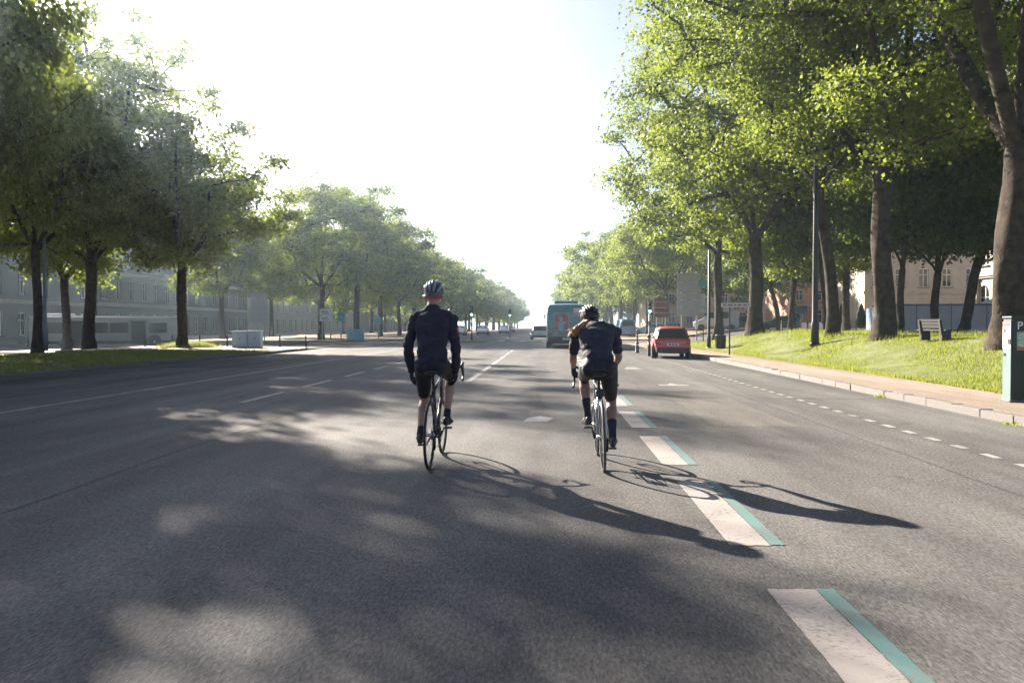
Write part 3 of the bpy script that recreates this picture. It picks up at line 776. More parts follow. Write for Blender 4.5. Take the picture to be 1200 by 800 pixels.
# ------------------------------------------------------------------ buildings
def facade_building(name, label, loc, rz, width, depth, storeys, bay, H, wallm, roofm, roof_h, group=None, inset=0.0, x0=1.4, framem=None, panem=None, cornice=(), arched=(), door_bays=(), roof_in=1.6, chim=0, skip=()):
    """local: front wall on y=0 looking towards -y, width along +x. storeys: (sill z, head z, window width)"""
    t = thing(name, label, 'building', loc, rz, group)
    n = int((width - 2 * x0 + bay * .5) // bay) + 1
    xs = [x0 + (width - 2 * x0) * i / max(1, n - 1) for i in range(n)]
    b = MB(); D = 0.28
    zs = [0.0]
    for si, (za, zb, ww) in enumerate(storeys):
        top = storeys[si + 1][0] - (storeys[si + 1][0] - zb) * .45 if si + 1 < len(storeys) else H
        z0 = zs[-1]; zs.append(top); px = 0.0
        for xi, x in enumerate(xs):
            l, r = x - ww / 2, x + ww / 2
            zz = za if not (si == 0 and xi in door_bays) else 0.05
            b.quad((px, 0, z0), (l, 0, z0), (l, 0, top), (px, 0, top))
            b.quad((l, 0, z0), (r, 0, z0), (r, 0, zz), (l, 0, zz))
            if si in arched:
                m = 6; pts = [(x + ww / 2 * math.cos(PI * k / m), zb - ww / 2 + ww / 2 * math.sin(PI * k / m)) for k in range(m + 1)]
                for k in range(m):
                    (xa, ya), (xb, yb) = pts[k], pts[k + 1]
                    b.quad((xb, 0, yb), (xa, 0, ya), (xa, 0, top), (xb, 0, top))
                    b.quad((xa, 0, ya), (xb, 0, yb), (xb, D, yb), (xa, D, ya))
                hb = zb - ww / 2
            else:
                b.quad((l, 0, zb), (r, 0, zb), (r, 0, top), (l, 0, top)); hb = zb
                b.quad((l, 0, zb), (l, D, zb), (r, D, zb), (r, 0, zb))
            b.quad((l, 0, zz), (l, 0, hb), (l, D, hb), (l, D, zz)); b.quad((r, 0, zz), (r, D, zz), (r, D, hb), (r, 0, hb))
            b.quad((l, 0, zz), (l, D, zz), (r, D, zz), (r, 0, zz))
            px = r
        b.quad((px, 0, z0), (width, 0, z0), (width, 0, top), (px, 0, top))
    b.quad((0, 0, 0), (0, 0, H), (0, depth, H), (0, depth, 0)); b.quad((width, 0, 0), (width, depth, 0), (width, depth, H), (width, 0, H))
    b.quad((0, depth, 0), (0, depth, H), (width, depth, H), (width, depth, 0)); b.quad((0, 0, H), (width, 0, H), (width, depth, H), (0, depth, H))
    b.build('wall', wallm, t, fix=False)
    fm = framem or MAT_WHITE; pm = panem or MAT_GLASS
    for si, (za, zb, ww) in enumerate(storeys):
        hh = zb - za
        f = MB()
        for sx in (-1, 1): f.box((sx * (ww / 2 - .045), 0, hh / 2), (.09, .06, hh))
        f.box((0, 0, hh - .045), (ww - .18, .06, .09)); f.box((0, 0, .045), (ww - .18, .06, .09)); f.box((0, .004, hh / 2), (.07, .05, hh - .18))
        f.box((0, .004, hh * .66), (ww - .18, .05, .05))
        fme = f.mesh('window'); fme.materials.append(fm)
        g = MB().box((0, .02, hh / 2), (ww - .02, .02, hh - .02)).mesh('pane'); g.materials.append(pm)
        sl = MB().box((0, -.26, -.05), (ww + .24, .3, .1)).mesh('sill'); sl.materials.append(MAT_STONE)
        for xi, x in enumerate(xs):
            if (si, xi) in skip: continue
            if si == 0 and xi in door_bays:
                dm = M('old_door', (.06, .07, .075), .5)
                dr = MB().box((x, .2, zb / 2 + .03), (ww - .03, .08, zb - .06)); dr.box((x, .15, zb * .28), (ww * .7, .03, zb * .35)); dr.box((x, .15, zb * .7), (ww * .7, .03, zb * .35))
                dr.build('door', dm, t); continue
            wo_ = link('window', fme, None, t); wo_.location = (x, .2, za)
            link('pane', g, None, wo_); link('sill', sl, None, wo_)
    c = MB()
    for z, hgt, dp in cornice:
        c.box((width / 2, -dp / 2 + .02, z), (width + 2 * dp, dp + .06, hgt))
        c.box((width / 2, -dp * .3 + .02, z - hgt * .75), (width + dp, dp * .6 + .06, hgt * .5))
    if c.v: c.build('cornice', M('cornice_stone', (.34, .31, .27), .85, 0, .15, 2), t)
    if roof_h:
        ri = roof_in; r = MB()
        o_ = .25
        a = [(-o_, -o_, H + .02), (width + o_, -o_, H + .02), (width + o_, depth + o_, H + .02), (-o_, depth + o_, H + .02)]
        q = [(ri, ri, H + roof_h), (width - ri, ri, H + roof_h), (width - ri, depth - ri, H + roof_h), (ri, depth - ri, H + roof_h)]
        r.loft([a, q]); r.box((width / 2, depth / 2, H + roof_h + .15), (width - 2 * ri - .2, depth - 2 * ri - .2, .3))
        ro = r.build('roof', roofm, t)
        for k in range(chim):
            x = width * (k + .6) / chim
            MB().box((x, depth * .5, H + roof_h + .7), (1.3, .6, 1.6)).box((x, depth * .5, H + roof_h + 1.55), (1.45, .75, .14)).build('chimney', M('chimney_brick', (.26, .15, .1), .9, 0, .3, 8), ro)
        if roof_h > 2:
            for x in xs[::2]:
                if x < ri + .6 or x > width - ri - .6: continue
                d = MB().box((x, 1.0, H + roof_h * .42), (1.25, 1.7, 1.5)).loft([[(x - .8, .05, H + roof_h * .42 + .75), (x + .8, .05, H + roof_h * .42 + .75), (x, .05, H + roof_h * .42 + 1.3)], [(x - .8, 1.9, H + roof_h * .42 + .75), (x + .8, 1.9, H + roof_h * .42 + .75), (x, 1.9, H + roof_h * .42 + 1.3)]]).build('dormer', fm, t)
                MB().box((x, .14, H + roof_h * .42), (.8, .03, 1.1)).build('pane', pm, d)
    return t

LIME = M('limestone', (.36, .32, .265), .9, 0, .16, .8, bump=.25, bscale=6)
LIME_D = M('dark_limestone', (.078, .076, .075), .9, 0, .2, .7, bump=.25, bscale=6)  # limestone in a much darker grey
PALE = M('pale_render', (.165, .165, .17), .9, 0, .08, .8)
SLATE = M('slate', (.07, .082, .10), .55, 0, .2, 3, bump=.3, bscale=20)
BRICK = M('pink_brick', (.36, .19, .145), .9, 0, .18, 5, bump=.3, bscale=30)
# left: long grey building seen in raking view, pale one nearer, others farther down the avenue
facade_building('grey_building', 'long grey stone building with rows of tall windows behind the left trees', (-50, 86.5, -.4), R(90), 44.5, 12, [(.9, 3.2, 1.25), (4.9, 7.1, 1.2), (8.5, 10.1, 1.1)], 2.9, 10.8, LIME_D, SLATE, 3.6, cornice=((4.35, .28, .25), (7.9, .3, .35), (10.75, .3, .4)), door_bays=(7,), chim=4, framem=M('grey_frame', (.3, .3, .3), .6))
facade_building('pale_building', 'pale rendered building behind the parked white-roofed bus', (-50.5, 56.2, -.4), R(90), 30, 12, [(.9, 3.1, 1.2), (4.8, 7.0, 1.1)], 3.6, 8.6, PALE, SLATE, 3.0, cornice=((4.2, .25, .22), (8.5, .3, .35)), chim=2)
facade_building('grey_building', 'cream and grey house row farther down the left side of the avenue', (-47, 136, -.4), R(90), 60, 12, [(.9, 3.1, 1.2), (4.6, 6.8, 1.15), (8.0, 9.7, 1.0)], 3.3, 10.4, LIME, SLATE, 3.2, cornice=((4.1, .25, .22), (10.3, .3, .4)), chim=5)
facade_building('far_building', 'hazy house row at the far left end of the avenue', (-46, 204, -.4), R(90), 110, 12, [(.9, 3.1, 1.3), (4.6, 6.8, 1.25), (8.0, 9.7, 1.0)], 4.4, 10.4, LIME_D, SLATE, 3.0, cornice=((10.3, .3, .4),), chim=5)
# right: pink-and-stone house, classical stone building with arches, cream wall, far row
zr = 1.0
pink = facade_building('pink_building', 'pink brick and stone house with a tall slate roof behind the right lawn', (33.5, 112, zr), 0, 21, 12, [(.8, 2.7, 1.15), (3.9, 5.4, 1.0)], 2.6, 6.3, BRICK, SLATE, 4.2, cornice=((3.3, .22, .15), (6.25, .25, .3)), chim=2, roof_in=2.4)
aw = MB(); aw.add([(5, -.1, 2.75), (17, -.1, 2.75), (17, -1.5, 2.3), (5, -1.5, 2.3), (5, -.1, 2.70), (17, -.1, 2.70), (17, -1.5, 2.25), (5, -1.5, 2.25)], [(0, 3, 2, 1), (4, 5, 6, 7), (0, 1, 5, 4), (1, 2, 6, 5), (2, 3, 7, 6), (3, 0, 4, 7)])
aw.build('awning', M('yellow_awning', (.55, .38, .10), .8), pink)
stone = facade_building('stone_building', 'sunlit classical stone building with arched windows at the right edge', (42.5, 81, zr), R(-90), 26, 14, [(.9, 4.4, 1.9), (6.3, 9.6, 1.7), (11.0, 12.6, 1.3)], 3.6, 13.6, LIME, SLATE, 3.4, cornice=((5.4, .35, .35), (10.4, .3, .3), (13.4, .4, .55)), arched=(0, 1), chim=3)
for k in range(8):
    x = .35 + 3.61 * k if k < 7 else 25.65
    MB().box((x, -.14, 2.7), (.55, .26, 5.0)).box((x, -.16, 5.05), (.75, .34, .25)).box((x, -.12, 8.0), (.45, .22, 4.3)).box((x, -.14, 10.05), (.62, .3, .22)).build('pilaster', LIME, stone, bevel=.03)
facade_building('beige_building', 'beige stone building with pairs of windows left of the arched one', (37.5, 96, zr), 0, 30, 12, [(.9, 3.0, 1.1), (5.0, 7.2, 1.1), (9.2, 11.2, 1.1)], 2.7, 12.6, LIME, SLATE, 3.5, cornice=((4.4, .25, .2), (12.5, .35, .4)), chim=2)
facade_building('cream_building', 'low cream building beyond the square behind the blue panel sign', (17, 138, zr), 0, 30, 10, [(.8, 2.8, 1.1), (4.2, 6.0, 1.0)], 3.0, 6.9, M('cream_render', (.44, .37, .29), .9, 0, .1, .6), SLATE, 2.6, cornice=((6.8, .25, .25),), chim=2)
facade_building('far_building', 'hazy building behind the second tree row on the right', (43, 260, zr), R(-90), 110, 12, [(.9, 3.1, 1.3), (4.6, 6.8, 1.25), (8.0, 9.7, 1.0)], 4.4, 10.4, LIME, SLATE, 3.0, cornice=((10.3, .3, .4),), chim=4)
# low white wall along the far side of the square
wl = thing('low_wall', 'low white wall along the far edge of the bright square', 'wall', (26, 100, zr - .05)); wl.rotation_euler.z = R(3)
MB().box((8, 0, .45), (26, .35, .9)).build('wall', MAT_WHITE, wl, bevel=.02); MB().box((8, 0, .945), (26.2, .5, .09)).build('coping', MAT_STONE, wl, bevel=.02)

# construction hoarding behind the lawn: posts and sheets one by one
hd = thing('hoarding', 'blue-grey sheet hoarding closing off the building site behind the lawn', 'fence', (20.2, 49.1, .98), R(-4))
HM = M('hoarding_sheet', (.44, .43, .42), .55, .1, .10, 1.3); HT = M('hoarding_rail', (.13, .17, .22), .5, .2, .1, 3)
sheet_me = MB().box((0, 0, .86), (1.93, .03, 1.56)); 
for k in range(-3, 4): sheet_me.box((k * .27, -.022, .86), (.07, .02, 1.5))
sheet_me = sheet_me.mesh('panel'); sheet_me.materials.append(HM)
post_me = MB().box((0, 0, .9), (.07, .07, 1.8)).box((0, .35, .05), (.5, .9, .14)).mesh('post'); post_me.materials.append(HT)
for k in range(9):
    o = link('panel', sheet_me, None, hd); o.location = (1 + 2 * k, 0, 0.02 * (k % 2)); o.rotation_euler.z = R((k % 3 - 1) * .8)
    o = link('post', post_me, None, hd); o.location = (2 * k, .06, 0)
MB().box((9, -.03, 1.70), (18, .06, .12)).build('rail', HT, hd)
hd2 = thing('hoarding', 'short dark-blue return of the hoarding beside the sturdy forked tree', 'fence', (19.9, 49.3, .98), R(72))
HB = M('hoarding_blue', (.10, .15, .22), .5, .1, .15, 2); sm2 = sheet_me.copy(); sm2.materials.clear(); sm2.materials.append(HB)
for k in range(4):
    o = link('panel', sm2, None, hd2); o.location = (1.0 + 2 * k, 0, 0)
tent = thing('marquee', 'small white marquee with a pale blue roof behind the hoarding', 'tent', (31.0, 54.5, .95))
MB().loft([[(-1.35, -1.35, 2.1), (1.35, -1.35, 2.1), (1.35, 1.35, 2.1), (-1.35, 1.35, 2.1)], [(-.55, -.55, 2.45), (.55, -.55, 2.45), (.55, .55, 2.45), (-.55, .55, 2.45)], [(-.05, -.05, 2.95), (.05, -.05, 2.95), (.05, .05, 2.95), (-.05, .05, 2.95)]]).build('roof', M('tent_blue', (.42, .58, .66), .7), tent)
MB().box((0, 0, 1.95), (2.68, 2.68, .28)).build('valance', MAT_WHITE, tent)
for sx in (-1, 1):
    for sy in (-1, 1): MB().tube((sx * 1.28, sy * 1.28, 0), (sx * 1.28, sy * 1.28, 1.9), .035).build('leg', MAT_WHITE, tent)

# ------------------------------------------------------------------ street furniture
PM_G = M('meter_green', (.016, .024, .023), .4, .3, .12, 4); PM_LIT = M('meter_sunlit_side', (.17, .24, .23), .35, .5, .12, 4)
pm = thing('parking_meter', 'dark green parking ticket machine marked with a white P at the right edge', 'parking meter', (7.96, 13.84, .12))
MB().box((0, 0, .70), (.35, .25, 1.40)).build('body', PM_G, pm, bevel=.015)
MB().box((0, 0, 1.42), (.38, .28, .05)).build('cap', PM_G, pm, bevel=.012)
MB().box((0, 0, .02), (.42, .32, .04)).build('base', MAT_STONE, pm, bevel=.01)
MB().box((-.1775, 0, .68), (.008, .235, 1.30)).build('side_panel', PM_LIT, pm)  # sunlit side: the sun is put into this paler green
MB().box((-.1835, 0, 1.13), (.006, .225, .46)).build('notice', M('notice_white', (.62, .6, .58), .6, 0, .12, 14), pm)
MB().box((-.188, .0, 1.31), (.005, .20, .07)).build('red_sticker', M('red_sticker', (.55, .06, .06), .5), pm)
MB().box((-.188, .05, 1.20), (.005, .05, .07)).box((-.188, -.075, 1.02), (.005, .07, .09)).box((-.188, .06, .80), (.005, .05, .05)).build('black_sticker', MAT_BLACK, pm)
MB().box((.01, -.127, 1.06), (.2, .006, .26)).build('instruction_panel', M('panel_green', (.16, .30, .2), .5, 0, .3, 25), pm)
ip = MB()
for k in range(7): ip.box((.01, -.132, 1.15 - .034 * k), (.16 if k % 3 else .12, .004, .011))
ip.build('instruction_lines', MAT_WHITE, pm)
MB().box((.01, -.131, .90), (.2, .006, .05)).build('red_strip', M('red_sticker2', (.40, .10, .09), .5), pm)
MB().box((.06, -.13, .72), (.12, .012, .16)).build('coin_door', MAT_BLACK, pm, bevel=.004)
fc = bpy.data.curves.new('letter', 'FONT'); fc.body = 'P'; fc.size = .19; fc.extrude = .002; fc.align_x = 'CENTER'
fo = bpy.data.objects.new('letter_tmp', fc); C.objects.link(fo); bpy.context.view_layer.update()
lm_ = bpy.data.meshes.new_from_object(fo.evaluated_get(bpy.context.evaluated_depsgraph_get())); bpy.data.objects.remove(fo)
lo = link('letter', lm_, M('letter_white', (.72, .74, .76), .5), pm); lo.location = (-.04, -.1285, 1.225); lo.rotation_euler = (R(90), 0, 0)

lp = thing('lamp_post', 'tall dark lamp post standing on the right lawn', 'lamp post', (11.05, 33.4, .62))
MB().lathe([(.16, 0), (.16, .9), (.125, 1.0), (.115, 3.0), (.085, 8.0), (.07, 8.15), (.0, 8.2)], 14).build('pole', MAT_BLACK, lp, True)
MB().box((0, -.15, .55), (.12, .03, .4)).build('hatch', MAT_BLACK, lp, bevel=.006); MB().lathe([(.24, -.05), (.24, .04), (.18, .09), (.16, .12)], 14).build('base', MAT_BLACK, lp)
lp2 = thing('lamp_post', 'slim black lamp post beside the dark litter bin', 'lamp post', (9.05, 45.0, .12))
MB().lathe([(.11, 0), (.11, .7), (.08, .8), (.06, 5.5), (.0, 5.56)], 12).build('pole', MAT_BLACK, lp2, True)
MB().lathe([(.17, -.05), (.17, .05), (.11, .12)], 12).build('base', MAT_BLACK, lp2)
lp3 = thing('lamp_post', 'grey lamp post at the far left in front of the shaded trees', 'lamp post', (-26.0, 40.2, .12))
MB().lathe([(.13, 0), (.13, .9), (.09, 1.0), (.07, 7.2), (.0, 7.3)], 12).build('pole', M('grey_post', (.16, .18, .2), .5, .3), lp3, True)
bn = thing('litter_bin', 'dark brown slatted litter bin at the foot of the slim black lamp post', 'bin', (9.35, 43.4, .14))
BR = M('bin_brown', (.045, .035, .035), .6, .1, .2, 8)
MB().lathe([(.21, .06), (.23, .1), (.25, .74), (.22, .76), (.0, .74)], 16).build('liner', MAT_BLACK, bn)
for k in range(14):
    a = 2 * PI * k / 14
    MB().path([(.245 * math.cos(a), .245 * math.sin(a), .06), (.275 * math.cos(a), .275 * math.sin(a), .76)], .028, 5).build('slat', BR, bn)
MB().torus((0, 0, .78), .27, .022, 'Z', 20, 6).build('rim', BR, bn)

ss = thing('street_name_sign', 'white street name sign on a dark post at the edge of the right pavement', 'sign', (8.15, 36.0, .12))
MB().tube((0, 0, -.1), (0, 0, 2.36), .035, n=10).build('post', MAT_BLACK, ss)
MB().box((.28, -.05, 2.22), (1.28, .03, .2)).build('panel', M('sign_white', (.45, .44, .43), .5), ss, bevel=.008)
tx = MB()
for k, (a, l) in enumerate(((-.24, .16), (.0, .2), (.22, .1), (.42, .18), (.66, .16), (.82, .06))): tx.box((a + .0, -.067, 2.22), (l, .004, .07 if k % 2 else .09))
tx.build('lettering', M('sign_grey', (.16, .17, .2), .6), ss)

def bench(label, loc, rz):
    t = thing('bench', label, 'bench', loc, rz)
    bm_ = M('bench_wood', (.014, .013, .013), .7, 0, .25, 12)
    for sx in (-1, 1): MB().box((sx * .62, .02, .2), (.16, .42, .4)).box((sx * .62, .24, .55), (.12, .10, .62), Matrix.Rotation(R(-9), 3, 'X')).build('leg', M('bench_stone', (.06, .058, .055), .9, 0, .2, 10) if sx < 0 else M('concrete', (.05, .048, .045), .9, 0, .2, 10), t, bevel=.02)
    for k in range(4): MB().box((0, -.22 + .13 * k, .43), (1.75, .11, .05)).build('seat_slat', bm_, t, bevel=.008)
    for k in range(3): MB().box((0, .235 + .02 * k, .56 + .13 * k), (1.3, .035, .11), Matrix.Rotation(R(-9), 3, 'X')).build('back_slat', bm_, t, bevel=.008)
    return t
bench('dark slatted bench with stone legs on the crest of the lawn', (12.2, 25.6, .95), R(102)).scale = (.76,) * 3

# bollards and barriers
def bollard(label, loc, h, r, group, band=False):
    t = thing('bollard', label, 'bollard', loc, 0, group)
    MB().lathe([(r * 1.25, -.05), (r * 1.25, .05), (r, .08), (r, h - .06), (r * .85, h - .02), (0, h)], 12).build('shaft', MAT_BLACK, t, True)
    if band: MB().lathe([(r + .004, h * .66), (r + .006, h * .67), (r + .006, h * .80), (r + .004, h * .81)], 12).build('band', MAT_WHITE, t)
    return t
bollard('squat black bollard with a white band on the road beside the parked red car', (4.72, 42.0, .0), .58, .09, None, True)
bollard('thin tall black post just left of the parked red car', (5.65, 50.2, .12), 1.05, .05, 'thin posts at the corner')
bollard('thin tall black post behind the roof of the parked red car', (6.9, 51.0, .12), 1.05, .05, 'thin posts at the corner')
for k in range(7):
    bollard('%s low black post from the left along the lit sandy corner' % ('first', 'second', 'third', 'fourth', 'fifth', 'sixth', 'seventh')[k], (-25.2 + 1.75 * k, 48.9 - .18 * max(0, k - 3) ** 1.5, .12), .72, .045, 'low posts round the left corner')
for k in range(9):
    bollard('%s short dark post from the left along the edge of the bright square' % ('first', 'second', 'third', 'fourth', 'fifth', 'sixth', 'seventh', 'eighth', 'ninth')[k], (17.0 + 2.6 * k, 66 + 1.5 * k, HR(17 + 2.6 * k, 66)), .8, .07, 'posts along the square')
for k, (x, y, lb) in enumerate(((8.9, 59.5, 'black two-rail barrier behind the parked red car'), (10.9, 60.2, 'black two-rail barrier next to the slim black lamp post'), (13.1, 61.2, 'black two-rail barrier behind the thick lawn tree'))):
    t = thing('guard_rail', lb, 'barrier', (x, y, HR(x, y) - .02), R(14), 'two-rail barriers at the corner')
    for q in (-.85, .85): MB().tube((q, 0, -.1), (q, 0, 1.0), .035).build('post', MAT_BLACK, t)
    for z in (.5, .95): MB().tube((-.9, 0, z), (.9, 0, z), .03).build('rail', MAT_BLACK, t)

# direction signs
GREY = M('sign_back', (.30, .305, .31), .5, .4, .08, 3)
def panel_sign(label, loc, rz, w_, rows, z0, m, post_x, edge=None, gap=.05, group=None, writing=False, cat='sign', arrow=False):
    t = thing('direction_sign', label, cat, loc, rz, group)
    z = z0
    for h in rows:
        if arrow:
            p = [(-w_ / 2, z), (w_ / 2 - h * .45, z), (w_ / 2, z + h / 2), (w_ / 2 - h * .45, z + h), (-w_ / 2, z + h)]
            o = MB().add([(x, -.03, q) for x, q in p] + [(x, .0, q) for x, q in p], [(0, 1, 2, 3, 4), (9, 8, 7, 6, 5)] + [(i, i + 5, (i + 1) % 5 + 5, (i + 1) % 5) for i in range(5)]).build('panel', m, t)
        else:
            o = MB().box((0, 0, z + h / 2), (w_, .05, h)).build('panel', m, t, bevel=.012)
        e = MB().box((0, .035, z + .05), (w_ * .96, .03, .05)).box((0, .035, z + h - .05), (w_ * .96, .03, .05))
        e.build('stiffener', edge or GREY, o)
        if writing:
            MB().box((-w_ * .12, -.03 - .012, z + h * .6), (w_ * .5, .006, h * .16)).box((-w_ * .05, -.042, z + h * .3), (w_ * .62, .006, h * .12)).build('lettering', M('sign_dark', (.08, .09, .12), .6), o)
        z += h + gap
    for x in post_x: MB().tube((x, .09, -.2), (x, .09, z + .05), .06, n=8).build('post', edge or GREY, t)
    return t
bs = panel_sign('tall grey stack of five direction sign backs seen past the parked car', (11.75, 66.5, .15), R(-8), 1.95, [.62, .62, .55, .85, .7], 2.1, GREY, (-.6, .6))
MB().lathe([(.0, -.06), (.36, -.06), (.36, -.02), (.0, -.02)], 20, (1.05, 0, 4.75), 'Y').build('teal_disc', M('teal_sign', (.04, .26, .28), .5), bs)
for k in range(3): MB().box((1.12, -.03, 2.5 + k * .62), (.36, .04, .34)).build('side_panel', M('pale_teal_sign', (.28, .40, .42), .5), bs, bevel=.01)
BRN = M('sign_brown', (.16, .075, .06), .55, 0, .1, 3)
panel_sign('brown stack of direction signs on two posts left of the big grey one', (9.0, 63.2, .1), R(4), 1.2, [.34, .34, .40, .3], 2.0, BRN, (-.35, .35))
panel_sign('blue panel sign on a single post before the dark topiary cones', (24.4, 78, HR(24, 78)), 0, 1.3, [.8], 1.5, M('blue_panel', (.05, .13, .20), .5), (.1,))
panel_sign('grey five-row direction sign back under the left trees', (-26.2, 71.5, -.05), R(6), 1.55, [.5, .5, .5, .5, .5], 1.75, GREY, (-.45, .45))
panel_sign('white two-row direction sign under the left trees', (-20.6, 73.5, .1), R(-5), 1.25, [.5, .6], 1.75, M('sign_pale', (.46, .47, .47), .5), (-.4, .4), writing=True)
panel_sign('teal arrow-shaped direction sign beside the white one on the left', (-19.2, 73.8, .1), R(-5), .85, [.42, .42], 1.75, M('teal_panel', (.07, .26, .30), .5), (-.1,), arrow=True, writing=True)
panel_sign('small teal rectangular sign board left of the upright cyclist', (-16.1, 75.5, .1), 0, .52, [.72], 1.45, M('teal_panel', (.1, .3, .3), .5), (0,))

# cabinets on the left corner and beyond
def cabinet(label, loc, w_, h_, m, group, rz=0):
    t = thing('utility_cabinet', label, 'cabinet', loc, rz, group)
    MB().box((0, 0, h_ / 2), (w_, .5, h_ - .1)).build('body', m, t, bevel=.02); MB().box((0, 0, h_ - .03), (w_ + .07, .58, .07)).build('lid', m, t, bevel=.015)
    MB().box((0, 0, .03), (w_ - .06, .44, .1)).build('plinth', MAT_STONE, t)
    MB().box((-w_ * .235, -.257, h_ / 2), (w_ * .45, .014, h_ - .25)).build('door', m, t, bevel=.004); MB().box((w_ * .235, -.257, h_ / 2), (w_ * .45, .014, h_ - .25)).build('door', m, t, bevel=.004)
    MB().box((.03, -.27, h_ * .55), (.03, .02, .12)).build('handle', MAT_BLACK, t)
CB = M('cabinet_pale', (.33, .42, .44), .5, .1, .07, 3); CBL = M('cabinet_blue', (.10, .30, .40), .5, .1, .07, 3)
cabinet('wide pale grey-green cabinet on the lit left corner', (-18.15, 46.5, .12), .92, 1.0, CB, 'pale cabinets on the left corner')
cabinet('narrower pale grey-green cabinet on the lit left corner', (-17.25, 46.5, .12), .72, 1.02, CB, 'pale cabinets on the left corner')
cabinet('left one of two bright blue cabinets across the junction', (-17.9, 72.2, .11), .72, 1.0, CBL, 'blue cabinets across the junction')
cabinet('right one of two bright blue cabinets across the junction', (-17.1, 72.2, .11), .66, 1.0, CBL, 'blue cabinets across the junction')

# traffic lights
def signal(label, loc, rz, h=3.1, lit=2):
    t = thing('traffic_light', label, 'traffic light', loc, rz)
    MB().lathe([(.09, -.05), (.09, .5), (.055, .55), (.05, h)], 10).build('pole', MAT_BLACK, t, True)
    hs = MB().box((0, -.14, h - .4), (.3, .2, .95)).build('housing', MAT_BLACK, t, bevel=.03)
    for k in range(3):
        col = ((.3, .02, .02), (.25, .12, .02), (.03, .22, .18))[k]
        m = M('lens_lit', (.1, .9, .8), .3, emit=(.25, 1.0, .85), es=1.6) if k == lit else M('lens_%d' % k, [c * .5 for c in col], .3)
        MB().lathe([(.0, -.262), (.07, -.258), (.105, -.24), (.105, -.2)][::-1], 14, (0, 0, h - .12 - .29 * k), 'Y').build('lens', m, hs, True)
        v = []
        for y in (-.24, -.38):
            v.append([(.125 * math.cos(a), y, h - .12 - .29 * k + .125 * math.sin(a)) for a in [PI * (1.1 - 1.2 * q / 8) for q in range(9)]])
        MB().loft(v, closed=False, caps=False).build('visor', MAT_BLACK, hs)
    MB().box((0, -.1, h * .48), (.16, .14, .36)).build('repeater', MAT_BLACK, t, bevel=.02)
signal('traffic light showing green on the island right of the upright cyclist', (-6.75, 71.3, .13), 0, 3.0)
signal('smaller traffic light far down the left kerb showing green', (-4.5, 96.5, .0), 0, 3.4)
signal('traffic light showing green left of the brown direction signs', (7.75, 60.8, .12), 0, 3.1)

